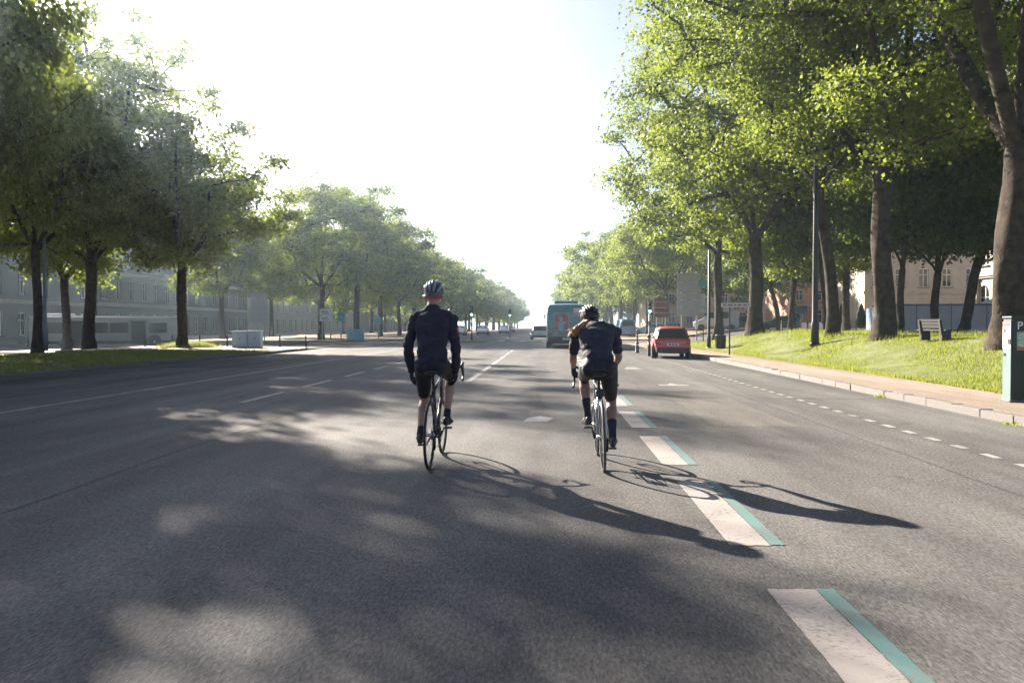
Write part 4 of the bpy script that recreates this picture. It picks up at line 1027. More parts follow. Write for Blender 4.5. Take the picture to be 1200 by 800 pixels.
# ------------------------------------------------------------------ bicycles
from mathutils import noise as mnoise
def bicycle(label, loc, roll, framem, bar_z, crank_deg, bottle=None, tyre_m=None, group=None, saddle_z=.955):
    t = thing('bicycle', label, 'bicycle', loc, 0, group)
    t.rotation_euler = (0, roll, 0)
    RW = .338
    def wheel(y, rear):
        w_ = MB().lathe([(.298, -.010), (.322, -.012), (.322, .012), (.298, .010), (.292, 0)], 44, (0, 0, 0), 'X', False).build('wheel', MAT_BLACK, t, True)
        w_.location = (0, y, RW)
        MB().torus((0, 0, 0), .325, .0135, 'X', 48, 8).build('tyre', tyre_m or MAT_RUBBER, w_, True)
        s = MB(); n = 24
        for k in range(n):
            a = 2 * PI * k / n; sd = .028 if k % 2 else -.028; a2 = a + (.35 if (k // 2) % 2 else -.35)
            s.tube((sd, .022 * math.cos(a2), .022 * math.sin(a2)), (0, .30 * math.cos(a), .30 * math.sin(a)), .0016, n=3)
        s.build('spokes', MAT_CHROME, w_)
        MB().lathe([(.0, -.055), (.012, -.055), (.014, -.035), (.026, -.03), (.016, -.02), (.016, .02), (.026, .03), (.014, .035), (.012, .055), (0, .055)], 10, (0, 0, 0), 'X').build('hub', MAT_CHROME, w_, True)
        if rear:
            c = MB()
            for k in range(7): c.lathe([(.0, .018 + .0037 * k), (.052 - .0045 * k, .018 + .0037 * k), (.052 - .0045 * k, .0203 + .0037 * k), (.0, .0203 + .0037 * k)], 18, (0, 0, 0), 'X')
            c.build('cassette', MAT_CHROME, w_)
        return w_
    wheel(0, True); wheel(.99, False)
    BB = Vector((0, .415, .272)); ST = Vector((0, .265, .765)); HT = Vector((0, .815, bar_z - .09)); HB = Vector((0, .865, .60)); RA = Vector((0, 0, RW))
    f = MB()
    f.path([BB, ST], [.018, .0165], 10).path([ST - Vector((0, 0, .02)), HT - Vector((0, -.006, .02))], [.0165, .0165], 10).path([BB, HB + Vector((0, 0, .02))], [.021, .020], 10).path([HT + Vector((0, -.004, .03)), HB - Vector((0, -.004, .02))], [.021, .023], 10)
    for sx in (-1, 1):
        f.path([BB + Vector((sx * .03, -.02, 0)), RA + Vector((sx * .045, .36, -.045)) * Vector((1, .55, 1)).x * 1 if False else BB.lerp(RA, .45) + Vector((sx * .040, 0, 0)), RA + Vector((sx * .058, 0, 0))], [.010, .010, .008], 7)
        f.path([ST + Vector((sx * .012, -.01, -.03)), ST.lerp(RA, .45) + Vector((sx * .040, 0, 0)), RA + Vector((sx * .058, 0, 0))], [.008, .0075, .007], 7)
    f.lathe([(.0, -.036), (.022, -.036), (.022, .036), (.0, .036)], 12, BB, 'X')
    f.build('frame', framem, t, True)
    k = MB(); FA = Vector((0, .99, RW))
    for sx in (-1, 1): k.path([HB + Vector((sx * .02, .003, -.02)), HB + Vector((sx * .042, .02, -.10)), FA + Vector((sx * .05, -.01, 0))], [.014, .013, .008], 7)
    k.ell(HB + Vector((0, .002, -.02)), (.035, .02, .025)); k.build('fork', framem, t, True)
    MB().tube(ST, (0, .195, saddle_z - .05), .0135, n=10).build('seat_post', MAT_BLACK, t, True)
    sd = []
    for y, wd, hh, z in ((-.13, .062, .016, .012), (-.10, .073, .022, .006), (-.04, .066, .024, 0), (.03, .032, .024, -.003), (.09, .02, .02, -.004), (.135, .013, .012, -.008)):
        sd.append([(wd * math.cos(a), .195 + y, saddle_z + z + hh * math.sin(a) - .02) for a in [2 * PI * q / 12 for q in range(12)]])
    MB().loft(sd).tube((-.02, .13, saddle_z - .05), (-.02, .25, saddle_z - .045), .004).tube((.02, .13, saddle_z - .05), (.02, .25, saddle_z - .045), .004).build('saddle', MAT_BLACK, t, True)
    z = bar_z
    hb = MB()
    for sx in (-1, 1):
        hb.path([(0, .885, z), (sx * .13, .885, z), (sx * .185, .892, z - .002), (sx * .205, .925, z - .008), (sx * .212, .965, z - .03), (sx * .216, .978, z - .07), (sx * .222, .955, z - .115), (sx * .228, .90, z - .135), (sx * .235, .80, z - .14)], .0135, 8)
    hb.path([HT + Vector((0, -.004, .03)), (0, .835, z - .01), (0, .885, z)], [.02, .018, .018], 8)
    hb.build('handlebar', MAT_BLACK, t, True)
    for sx in (-1, 1):
        MB().path([(sx * .206, .93, z - .005), (sx * .21, .985, z + .01), (sx * .211, 1.02, z + .035), (sx * .211, 1.03, z + .045)], [.017, .018, .016, .006], 8).build('hood', MAT_RUBBER, t, True)
        MB().path([(sx * .211, 1.01, z + .01), (sx * .216, 1.03, z - .03), (sx * .222, 1.02, z - .085), (sx * .226, 1.0, z - .115)], [.007, .008, .007, .005], 6).build('brake_lever', MAT_BLACK, t, True)
    a = R(crank_deg)         # angle of the right crank, 0 = pointing forward, positive = up
    ped = {}
    for sx in (-1, 1):
        ang = a if sx > 0 else a + PI
        e = BB + Vector((0, .17 * math.cos(ang), .17 * math.sin(ang)))
        c = MB().path([BB + Vector((sx * .05, 0, 0)), e + Vector((sx * .068, 0, 0))], [.015, .010], 8).build('crank', MAT_BLACK, t, True)
        MB().box(e + Vector((sx * .115, 0, 0)), (.075, .062, .018)).tube(e + Vector((sx * .06, 0, 0)), e + Vector((sx * .1, 0, 0)), .008).build('pedal', MAT_BLACK, c, bevel=.004)
        ped[sx] = e + Vector((sx * .118, 0, .012))
    cr = MB()
    for rr, x in ((.098, .046), (.072, .040)):
        cr.lathe([(rr - .016, x - .0015), (rr, x - .0015), (rr, x + .0015), (rr - .016, x + .0015)], 30, BB, 'X', False)
    for q in range(5): cr.tube(BB + Vector((.043, 0, 0)), BB + Vector((.043, .09 * math.cos(q * 1.257), .09 * math.sin(q * 1.257))), .007, n=5)
    cr.build('chainring', MAT_BLACK, t)
    ch = MB(); pts = []
    for q in range(13): an = R(-90 + 15 * q); pts.append(BB + Vector((.044, .098 * math.cos(an), .098 * math.sin(an))))
    for q in range(9): an = R(90 + 22.5 * q); pts.append(RA + Vector((.032, .042 * math.cos(an), .042 * math.sin(an))))
    pts += [RA + Vector((.034, .02, -.07)), RA + Vector((.034, .03, -.13)), pts[0]]
    ch.path(pts, .0042, 4, False); ch.build('chain', M('chain_steel', (.12, .115, .11), .4, .9), t)
    MB().path([RA + Vector((.05, .0, -.02)), RA + Vector((.05, .02, -.08)), RA + Vector((.045, .03, -.15))], [.012, .012, .01], 6).lathe([(.0, .028), (.022, .028), (.022, .038), (0, .038)], 10, RA + Vector((0, .03, -.14)), 'X').build('derailleur', MAT_BLACK, t, True)
    for y, z2, yy in ((-.02, .70, .05),):
        MB().box((0, .23 + y - .055, z2), (.05, .03, .03)).build('rear_brake', MAT_BLACK, t, bevel=.006)
    if bottle:
        d = (ST - BB).normalized(); b0 = BB + d * .16 + Vector((0, .055, .0)); q = b0 + d * .19
        MB().path([b0, b0 + d * .15, b0 + d * .165, b0 + d * .19, b0 + d * .195, b0 + d * .215], [.036, .036, .028, .03, .014, .013], 14).build('water_bottle', bottle, t, True)
        MB().box(ST + Vector((0, -.115, -.02)), (.085, .11, .075)).box(ST + Vector((0, -.06, -.0)), (.05, .04, .05)).build('saddle_bag', MAT_BLACK, t, bevel=.02)
    return t, ped

# ------------------------------------------------------------------ people
def ik(a, c, l1, l2, pole):
    a, c, pole = Vector(a), Vector(c), Vector(pole)
    d = c - a; L = min(d.length, (l1 + l2) * .999); u = d.normalized()
    x = (l1 * l1 - l2 * l2 + L * L) / (2 * L); h = math.sqrt(max(0, l1 * l1 - x * x))
    p = pole - u * pole.dot(u); p.normalize()
    return a + u * x + p * h

SKIN = M('skin', (.34, .19, .13), .5, 0, .1, 9); SKIN_D = M('tanned_skin', (.24, .135, .10), .5, 0, .1, 9)

def fingers(mb, bones, palm, f, n, s, sc=1.0, curl=(28, 42, 34)):
    """palm centre, f towards the fingers, n out of the back of the hand, s towards the thumb"""
    rt = Matrix((s, f, n)).transposed()
    mb.ell(palm, (.042 * sc, .05 * sc, .019 * sc), 12, 8, rt)
    for i in range(4):
        ln = (.036, .040, .037, .029)[i] * sc
        p = palm + f * .043 * sc + s * (.031 - .0205 * i) * sc
        ang = 0; pts = [p - f * .02 * sc, p]; 
        for k in range(3):
            ang += R(curl[k] + 4 * i)
            d = f * math.cos(ang) - n * math.sin(ang)
            p = p + d * ln * (1, .72, .58)[k] * 1.15; pts.append(p)
        mb.path(pts, [.0095 * sc, .0095 * sc, .009 * sc, .0085 * sc, .0065 * sc], 7)
        mb.ell(pts[-1], (.0068 * sc,) * 3, 7, 5)
        bones.append(('hand', pts[1], pts[-1], .012))
    p = palm - f * .02 * sc + s * .03 * sc
    d1 = (s * .75 + f * .6 - n * .25).normalized(); d2 = (s * .1 + f * .75 - n * .65).normalized(); d3 = (f * .5 - n * .8 - s * .2).normalized()
    pts = [p, p + d1 * .034 * sc, p + d1 * .034 * sc + d2 * .032 * sc, p + d1 * .034 * sc + d2 * .032 * sc + d3 * .024 * sc]
    mb.path(pts, [.015 * sc, .0115 * sc, .010 * sc, .0075 * sc], 7); mb.ell(pts[-1], (.0076 * sc,) * 3, 7, 5)
    bones.append(('hand', pts[0], pts[-1], .014)); bones.append(('hand', palm - f * .045 * sc, palm + f * .045 * sc, .03))

def person(label, loc, spec, group=None, roll=0.0):
    t = thing('person', label, 'person', loc, spec.get('rz', 0), group)
    t.rotation_euler.y = roll
    J = {k: Vector(v) for k, v in spec['joints'].items()}
    mb = MB(); bones = []; k_ = spec.get('girth', 1.0)
    def seg(name, p, q, r): bones.append((name, Vector(p), Vector(q), r))
    # torso: ellipse sections along the spine
    P, W_, Cx, Sh, Nk = J['pelvis'], J['waist'], J['chest'], J['shoulders'], J['neck']
    spine = [P + (P - W_).normalized() * .10, P, P.lerp(W_, .5), W_, W_.lerp(Cx, .5), Cx, Cx.lerp(Sh, .55), Sh, Sh.lerp(Nk, .55), Nk]
    ab = [(.10, .085), (.156, .112), (.146, .104), (.132, .096), (.146, .104), (.164, .115), (.174, .112), (.158, .092), (.085, .072), (.062, .06)]
    rings = []
    for i, p in enumerate(spine):
        d = (spine[min(i + 1, 9)] - spine[max(i - 1, 0)]).normalized()
        sx = Vector((1, 0, 0)); bk = d.cross(sx).normalized(); sx = bk.cross(d).normalized()
        a, b_ = ab[i][0] * k_, ab[i][1] * k_
        rings.append([p + sx * a * math.copysign(abs(math.cos(q)) ** .85, math.cos(q)) + bk * b_ * math.copysign(abs(math.sin(q)) ** .9, math.sin(q)) for q in [2 * PI * j / 22 for j in range(22)]])
    mb.loft(rings)
    for p, q in ((P, W_), (W_, Cx), (Cx, Sh)): seg('torso', p, q, .13)
    seg('pelvis', P + (P - W_).normalized() * .12, P + (W_ - P) * .35, .13)
    # head with face
    H, fw, up = J['head'], Vector(spec['face']).normalized(), None
    up = (H - Nk); up = (up - fw * up.dot(fw)).normalized(); sd = fw.cross(up).normalized(); rt = Matrix((sd, fw, up)).transposed()
    mb.path([Nk - (H - Nk) * .25, Nk.lerp(H, .45), H - fw * .02], [.068, .058, .055], 12)
    seg('head', Nk.lerp(H, .35), H, .06); seg('head', H, H + up * .06, .09)
    mb.ell(H + up * .022 - fw * .008, (.076, .096, .103), 18, 12, rt)
    mb.ell(H + fw * .035 - up * .055, (.055, .058, .062), 14, 9, rt)
    mb.ell(H + fw * .078 - up * .098, (.024, .02, .018), 10, 7, rt)
    mb.path([H + fw * .088 + up * .01, H + fw * .108 - up * .03, H + fw * .092 - up * .043], [.010, .015, .012], 8)
    mb.ell(H + fw * .083 + up * .022, (.052, .018, .010), 10, 7, rt)
    mb.ell(H + fw * .088 - up * .068, (.026, .012, .007), 10, 6, rt); mb.ell(H + fw * .087 - up * .079, (.022, .012, .008), 10, 6, rt)
    for s_ in (-1, 1):
        mb.ell(H + sd * s_ * .078 - fw * .012 - up * .012, (.010, .021, .032), 8, 8, rt)
    # limbs
    hands = []
    for s_, sfx in ((-1, 'l'), (1, 'r')):
        sh, wr = J['shoulder_' + sfx], J['wrist_' + sfx]
        el = ik(sh, wr, .295, .255, spec['elbow_' + sfx])
        mb.ell(sh + (el - sh).normalized() * .02, (.062 * k_, .060 * k_, .066 * k_), 12, 8)
        mb.path([sh.lerp(Sh, .35), sh, sh.lerp(el, .35), sh.lerp(el, .8), el], [.058 * k_, .056 * k_, .050 * k_, .041 * k_, .040 * k_], 12)
        mb.path([el, el.lerp(wr, .22), el.lerp(wr, .6), wr], [.040, .043, .034, .026], 12); mb.ell(el, (.04, .04, .04), 10, 7)
        mb.path([Nk.lerp(Sh, .25), Nk.lerp(Sh, .55).lerp(sh, .4), sh + Vector((0, 0, .012))], [.052, .055, .050], 12)
        seg('upper_arm', sh, el, .05); seg('forearm', el, wr, .038); seg('torso', Sh, sh.lerp(Sh, .2), .07)
        f = Vector(spec['hand_f']).normalized(); f.x *= s_; n = Vector(spec['hand_n']).normalized(); n.x *= s_; n = (n - f * n.dot(f)).normalized()
        s2 = f.cross(n) * (-1 if s_ < 0 else 1)
        if s2.z < 0 and abs(s2.z) > .3: s2 = -s2
        mb.path([wr - f * .01, wr + f * .03], [.026, .026], 10)
        fingers(mb, bones, wr + f * .058, f, n, s2, 1.0)
        hip, an = J['hip_' + sfx], J['ankle_' + sfx]
        kn = ik(hip, an, .43, .425, spec.get('knee_' + sfx, (s_ * .06, 1, .15)))
        mb.path([hip + Vector((0, -.01, .04)), hip, hip.lerp(kn, .25), hip.lerp(kn, .6), hip.lerp(kn, .9), kn], [.085 * k_, .088 * k_, .084 * k_, .070 * k_, .056 * k_, .054 * k_], 14)
        sh_d = (an - kn).normalized(); back = Vector((0, -1, 0)); back = (back - sh_d * back.dot(sh_d)).normalized()
        mb.path([kn, kn.lerp(an, .12) + back * .006, kn.lerp(an, .30) + back * .016, kn.lerp(an, .55) + back * .010, kn.lerp(an, .82), an], [.053 * k_, .051 * k_, .056 * k_, .046 * k_, .035, .036], 14)
        mb.ell(kn, (.052 * k_, .054 * k_, .054 * k_), 12, 8)
        mb.ell(hip + Vector((-s_ * .008, -.05, .0)), (.080 * k_, .085, .09), 12, 8)
        fd = Vector(spec.get('foot_' + sfx, (s_ * .06, 1, -.12))).normalized()
        mb.path([an + Vector((0, 0, .0)), an - fd * .03 - Vector((0, 0, .045)), an + fd * .05 - Vector((0, 0, .055)), an + fd * .14 - Vector((0, 0, .075))], [.036, .036, .036, .026], 10)
        seg('thigh', hip, kn, .07); seg('shin', kn, an, .045); seg('foot', an - Vector((0, 0, .03)), an + fd * .15 - Vector((0, 0, .075)), .04)
        # shoe
        zz = Vector((0, 0, 1)); sdv = fd.cross(zz).normalized(); upv = sdv.cross(fd).normalized(); heel = an - fd * .055 - zz * .072
        rings = []
        for u, wd, lo, hi in ((-.018, .018, .0, .045), (0, .033, -.012, .075), (.04, .037, -.014, .088), (.09, .036, -.014, .075), (.15, .043, -.014, .052), (.20, .046, -.013, .040), (.245, .036, -.010, .030), (.268, .015, -.004, .015)):
            c = heel + fd * u
            rings.append([c + sdv * wd * math.cos(q) * (1.0 if math.sin(q) < 0 else .88) + upv * ((lo + hi) / 2 + (hi - lo) / 2 * math.copysign(abs(math.sin(q)) ** .75, math.sin(q))) for q in [2 * PI * j / 14 for j in range(14)]])
        so = MB().loft(rings).build('shoe', spec['shoe'], t, True)
        sl = MB()
        for u in (.10, .14, .175): sl.path([heel + fd * u - sdv * .045 + upv * .012, heel + fd * u - sdv * .022 + upv * (.072 - (u - .09) * .32), heel + fd * u + sdv * .022 + upv * (.072 - (u - .09) * .32), heel + fd * u + sdv * .045 + upv * .012], .006, 5)
        sl.build('strap', spec.get('strap', MAT_BLACK), so, True)
    tmp = link('tmp', mb.mesh('tmp'))
    rm = tmp.modifiers.new('r', 'REMESH'); rm.mode = 'VOXEL'; rm.voxel_size = .0065
    smm = tmp.modifiers.new('s', 'SMOOTH'); smm.factor = .5; smm.iterations = 4
    dg = bpy.context.evaluated_depsgraph_get(); dg.update()
    me = bpy.data.meshes.new_from_object(tmp.evaluated_get(dg)); bpy.data.objects.remove(tmp)
    me.name = 'body'; me.materials.clear(); me.polygons.foreach_set('use_smooth', [True] * len(me.polygons))
    body = link('body', me, spec['skin'], t)
    nv = len(me.vertices); co = np.empty(nv * 3, np.float32); me.vertices.foreach_get('co', co); co = co.reshape(-1, 3)
    nor = np.empty(nv * 3, np.float32); me.vertex_normals.foreach_get('vector', nor); nor = nor.reshape(-1, 3)
    best = np.full(nv, 9.0); name = np.zeros(nv, int); tt = np.zeros(nv)
    names = ['torso', 'pelvis', 'head', 'upper_arm', 'forearm', 'hand', 'thigh', 'shin', 'foot']
    for bn, p, q, r in bones:
        p, q = np.array(p), np.array(q); d = q - p; u = np.clip(((co - p) @ d) / (d @ d), 0, 1)
        ds = np.linalg.norm(co - p - u[:, None] * d, axis=1) - r
        m_ = ds < best; best[m_] = ds[m_]; name[m_] = names.index(bn); tt[m_] = u[m_]
    fl = np.empty(len(me.loops), np.int32); me.loops.foreach_get('vertex_index', fl)
    ls = np.empty(len(me.polygons), np.int32); me.polygons.foreach_get('loop_start', ls); lt = np.empty(len(me.polygons), np.int32); me.polygons.foreach_get('loop_total', lt)
    quad = fl[ls[lt == 4][:, None] + np.arange(4)]
    def cloth(nm, rule, m, th, fold, fs, stretch=(1, 1, 1), seed=0, side=0):
        if nm in ('glove', 'sock') and not side:
            cloth(nm, rule, m, th, fold, fs, stretch, seed, -1); nm_side = 1
            return cloth(nm, rule, m, th, fold, fs, stretch, seed, 1)
        sel = np.zeros(nv, bool)
        for bn, (a, b_) in rule.items(): sel |= (name == names.index(bn)) & (tt >= a) & (tt <= b_)
        if side: sel &= (co[:, 0] * side > 0)
        F = quad[sel[quad].all(1)]
        if not len(F): return None
        ids, inv = np.unique(F, return_inverse=True)
        V = co[ids].copy(); Nn = nor[ids]
        off = np.array([th + fold * (mnoise.noise(Vector((v[0] * fs * stretch[0] + seed, v[1] * fs * stretch[1], v[2] * fs * stretch[2]))) + .5 * mnoise.noise(Vector((v[0] * fs * 2.3 + seed, v[1] * fs * 2.3, v[2] * fs * 3.1)))) for v in V])
        V += Nn * np.maximum(off, .003)[:, None]
        me2 = fast_mesh(nm, V, inv.reshape(-1, 4)); me2.polygons.foreach_set('use_smooth', [True] * len(me2.polygons))
        o = link(nm, me2, m, t)
        s_ = o.modifiers.new('hem', 'SOLIDIFY'); s_.thickness = .004; s_.offset = -1
        return o
    for g in spec['clothes']: cloth(*g)
    # eyes
    for s_ in (-1, 1):
        MB().ell(H + fw * .083 + sd * s_ * .031 + up * .002, (.011, .011, .011), 10, 7).build('eye', M('eye', (.5, .48, .45), .2), t, True)
    # helmet
    hm = spec['helmet']
    hu = (up * .97 - fw * .24).normalized() if hm.get('tilt') else up
    hs = fw.cross(hu).normalized(); hf_ = hu.cross(hs).normalized(); hr = Matrix((hs, hf_, hu)).transposed(); hc = H + up * .035
    rings = []
    for j in range(9):
        e = R(-14 + 104 * j / 8.3)
        rings.append([hc + hr @ Vector((.100 * math.cos(e) * math.cos(q), .132 * math.cos(e) * math.sin(q) - .004 - .012 * (math.sin(q) < 0), .112 * math.sin(e) - (.022 * max(0, -math.sin(q)) if j < 3 else 0))) for q in [2 * PI * k / 26 for k in range(26)]])
    shell = MB().loft(rings).build('helmet', hm['shell'], t, True)
    for k in range(-3, 4):
        pts = []
        for j in range(13):
            a = R(-6 + 178 * j / 12); x = k * .030 * (.55 + .45 * math.sin(a)) ; 
            lat = min(.97, abs(x) / .106)
            s2 = math.sqrt(1 - lat ** 2)
            pts.append(hc + hr @ Vector((x, .139 * math.cos(a) * s2 - .008, .119 * math.sin(a) * s2)))
        MB().path(pts, [.006] + [.0125] * 11 + [.006], 7).build('rib', hm['ribs'][(k + 3) % len(hm['ribs'])], shell, True)
    if hm.get('band'):
        pts = [hc + hr @ Vector((.098 * math.sin(q), -.125 * math.cos(q) - .012, -.038)) for q in [R(-70 + 14 * k) for k in range(11)]]
        MB().path(pts, .017, 7).build('band', hm['band'], shell, True)
    for s_ in (-1, 1):
        MB().path([H + sd * s_ * .086 + up * .03 + fw * .01, H + sd * s_ * .078 - up * .06 + fw * .03, H - up * .125 + fw * .045], .005, 5).build('chin_strap', MAT_BLACK, t, True)
    return t, body, J, (H, fw, up, sd)

def fabric(name, col, rough=.85):
    return M(name, col, rough, 0, .16, 60, bump=.15, bscale=180, spec=.3)
NAVY = fabric('navy_jersey', (.022, .020, .032)); NAVY2 = fabric('dark_jersey', (.026, .025, .040)); SHORT = fabric('black_lycra', (.012, .011, .017), .6); SOCK = fabric('dark_sock', (.022, .02, .028)); GLOVE = fabric('glove', (.016, .015, .018))
SHOE = M('shoe_black', (.022, .02, .022), .4, 0, .2, 20)
HEL_D = M('helmet_navy', (.022, .028, .042), .4, 0, .1, 8, coat=.2); HEL_K = M('helmet_black', (.012, .012, .015), .45, 0, .1, 8, coat=.12, spec=.3); HEL_GLINT = M('helmet_glint', (.55, .58, .62), .3, 0, .06, 8, coat=.4); HEL_G = M('helmet_grey', (.22, .25, .29), .3, 0, .06, 8, coat=.4); HEL_R = M('helmet_red', (.30, .03, .035), .4)
FR1 = M('frame_dark', (.03, .03, .035), .3, .2, .1, 6, coat=.5); FR2 = M('frame_silver', (.30, .31, .33), .25, .6, .06, 6, coat=.4)
WTYRE = M('tyre_pale_wall', (.05, .048, .046), .7, 0, .2, 20)

LB = (-1.15, 7.72, 0)
b1, ped1 = bicycle('dark road bicycle under the upright cyclist on the left', LB, R(.6), FR1, .965, 24)
def ank(p): return (p.x - (.006 if p.x > 0 else -.006), p.y - .095, p.z + .108)
person('upright cyclist in a dark long-sleeved jersey and helmet with a red rear band', LB, dict(
    joints=dict(pelvis=(.005, .19, 1.03), waist=(.005, .20, 1.18), chest=(.0, .245, 1.345), shoulders=(-.005, .285, 1.485), neck=(-.005, .305, 1.585), head=(.0, .345, 1.71),
        shoulder_l=(-.178, .30, 1.48), shoulder_r=(.172, .30, 1.48), wrist_l=(-.232, .335, .955), wrist_r=(.222, .345, .95), hip_l=(-.088, .20, 1.0), hip_r=(.098, .20, 1.0), ankle_l=ank(ped1[-1]), ankle_r=ank(ped1[1])),
    face=(.03, 1, -.12), elbow_l=(-.6, -.9, 0), elbow_r=(.6, -.9, 0), hand_f=(-.02, .16, -.98), hand_n=(.95, -.2, .1), skin=SKIN, shoe=SHOE, foot_l=(-.08, 1, .16), foot_r=(.08, 1, -.02), knee_l=(-.05, 1, .2), knee_r=(.12, 1, .2), girth=.98,
    helmet=dict(shell=HEL_D, ribs=[HEL_G, HEL_D, HEL_G, HEL_D, HEL_G, HEL_D, HEL_G], band=HEL_R, tilt=True),
    clothes=[('jersey', {'torso': (0, 1), 'pelvis': (.62, 1), 'upper_arm': (0, 1), 'forearm': (0, 1)}, NAVY, .011, .017, 8, (1, 1, 1.9), 3), ('shorts', {'pelvis': (0, 1), 'thigh': (0, .86)}, SHORT, .006, .003, 9, (1, 1, 1), 5), ('glove', {'hand': (0, 1), 'forearm': (.93, 1)}, GLOVE, .003, .0, 9), ('sock', {'shin': (.80, 1), 'foot': (0, .3)}, SOCK, .003, .0, 9)]))
# red reflective tab on his right sleeve
pr = [o for o in C.objects if o.name.startswith('person')][-1]
MB().box((.252, .275, 1.355), (.02, .05, .045), Matrix.Rotation(R(-14), 3, 'Y')).build('sleeve_tab', M('red_tab', (.55, .06, .03), .4), pr, bevel=.006)

RB = (.545, 7.68, 0)
b2, ped2 = bicycle('silver-framed road bicycle with drop bars under the crouching cyclist', RB, R(-2.2), FR2, .905, 212, M('bottle_blue', (.10, .22, .34), .35), WTYRE, saddle_z=.945)
pp, body2, J2, (hH, hF, hU, hS) = person('crouching cyclist in shirt sleeves with ginger hair below a black helmet', RB, dict(
    joints=dict(pelvis=(0, .185, 1.0), waist=(0, .29, 1.135), chest=(0, .41, 1.27), shoulders=(.0, .535, 1.365), neck=(-.02, .63, 1.41), head=(-.035, .735, 1.47),
        shoulder_l=(-.195, .535, 1.345), shoulder_r=(.19, .545, 1.34), wrist_l=(-.225, .89, .975), wrist_r=(.225, .89, .975), hip_l=(-.095, .20, .985), hip_r=(.095, .20, .985), ankle_l=ank(ped2[-1]), ankle_r=ank(ped2[1])),
    face=(-.05, 1, -.42), elbow_l=(-.22, -.3, -.9), elbow_r=(.3, -.3, -.9), hand_f=(-.05, .72, -.68), hand_n=(.8, .3, .4), skin=SKIN_D, shoe=SHOE, strap=M('strap_grey', (.3, .3, .3), .5), foot_l=(-.1, 1, -.05), foot_r=(.08, 1, .14), knee_l=(-.10, 1, .2), knee_r=(.10, 1, .2), girth=1.0,
    helmet=dict(shell=HEL_K, ribs=[HEL_GLINT, HEL_K, HEL_K, HEL_K, HEL_K, HEL_K, HEL_K], tilt=True),  # leftmost rib painted white as the sun's glint on the black helmet
    clothes=[('jersey', {'torso': (0, 1), 'pelvis': (.66, 1), 'upper_arm': (0, .82)}, NAVY2, .011, .018, 8, (1, 1, 2.0), 8), ('shorts', {'pelvis': (0, 1), 'thigh': (0, .88)}, SHORT, .007, .003, 9, (1, 1, 1), 6), ('glove', {'hand': (0, 1), 'forearm': (.93, 1)}, GLOVE, .003, .0, 9), ('sock', {'shin': (.56, 1), 'foot': (0, .3)}, SOCK, .004, .001, 9)]), roll=R(-2.2))
# ginger hair falling over the left shoulder
hr_ = MB(); rg = random.Random(8)
for k in range(170):
    a = rg.uniform(-1, 1); b_ = rg.random()
    p0 = hH - hF * (.085 + .01 * b_) - hU * (.01 + .02 * b_) + hS * (-.035 + .035 * a)
    p1 = p0 + Vector((-.028 - .02 * b_, -.03 - .012 * b_, -.028 + .012 * a))
    p2 = Vector((-.115 + .028 * a, .535 - .035 * b_, 1.425 + .028 * b_ - .022 * abs(a)))
    p3 = Vector((-.165 + .040 * a + rg.uniform(-.03, .03), .485 - .045 * b_, 1.385 + .028 * b_ - .03 * abs(a) + rg.uniform(-.012, .012)))
    p4 = Vector((-.20 + .06 * a + rg.uniform(-.05, .05), .445 - .03 * b_, 1.32 + .10 * rg.random() ** 1.5 - .03 * abs(a)))
    hr_.path([p0, p1, p2, p3, p4], [.006, .0085, .009, .0055, .0015], 5)
hr_.build('hair', M('ginger_hair', (.34, .155, .06), .5, 0, .6, 45), pp, True)
MB().box((.0, .418, 1.405), (.03, .012, .045), Matrix.Rotation(R(-50), 3, 'X')).build('back_emblem', M('emblem', (.3, .31, .36), .6), pp, bevel=.004)

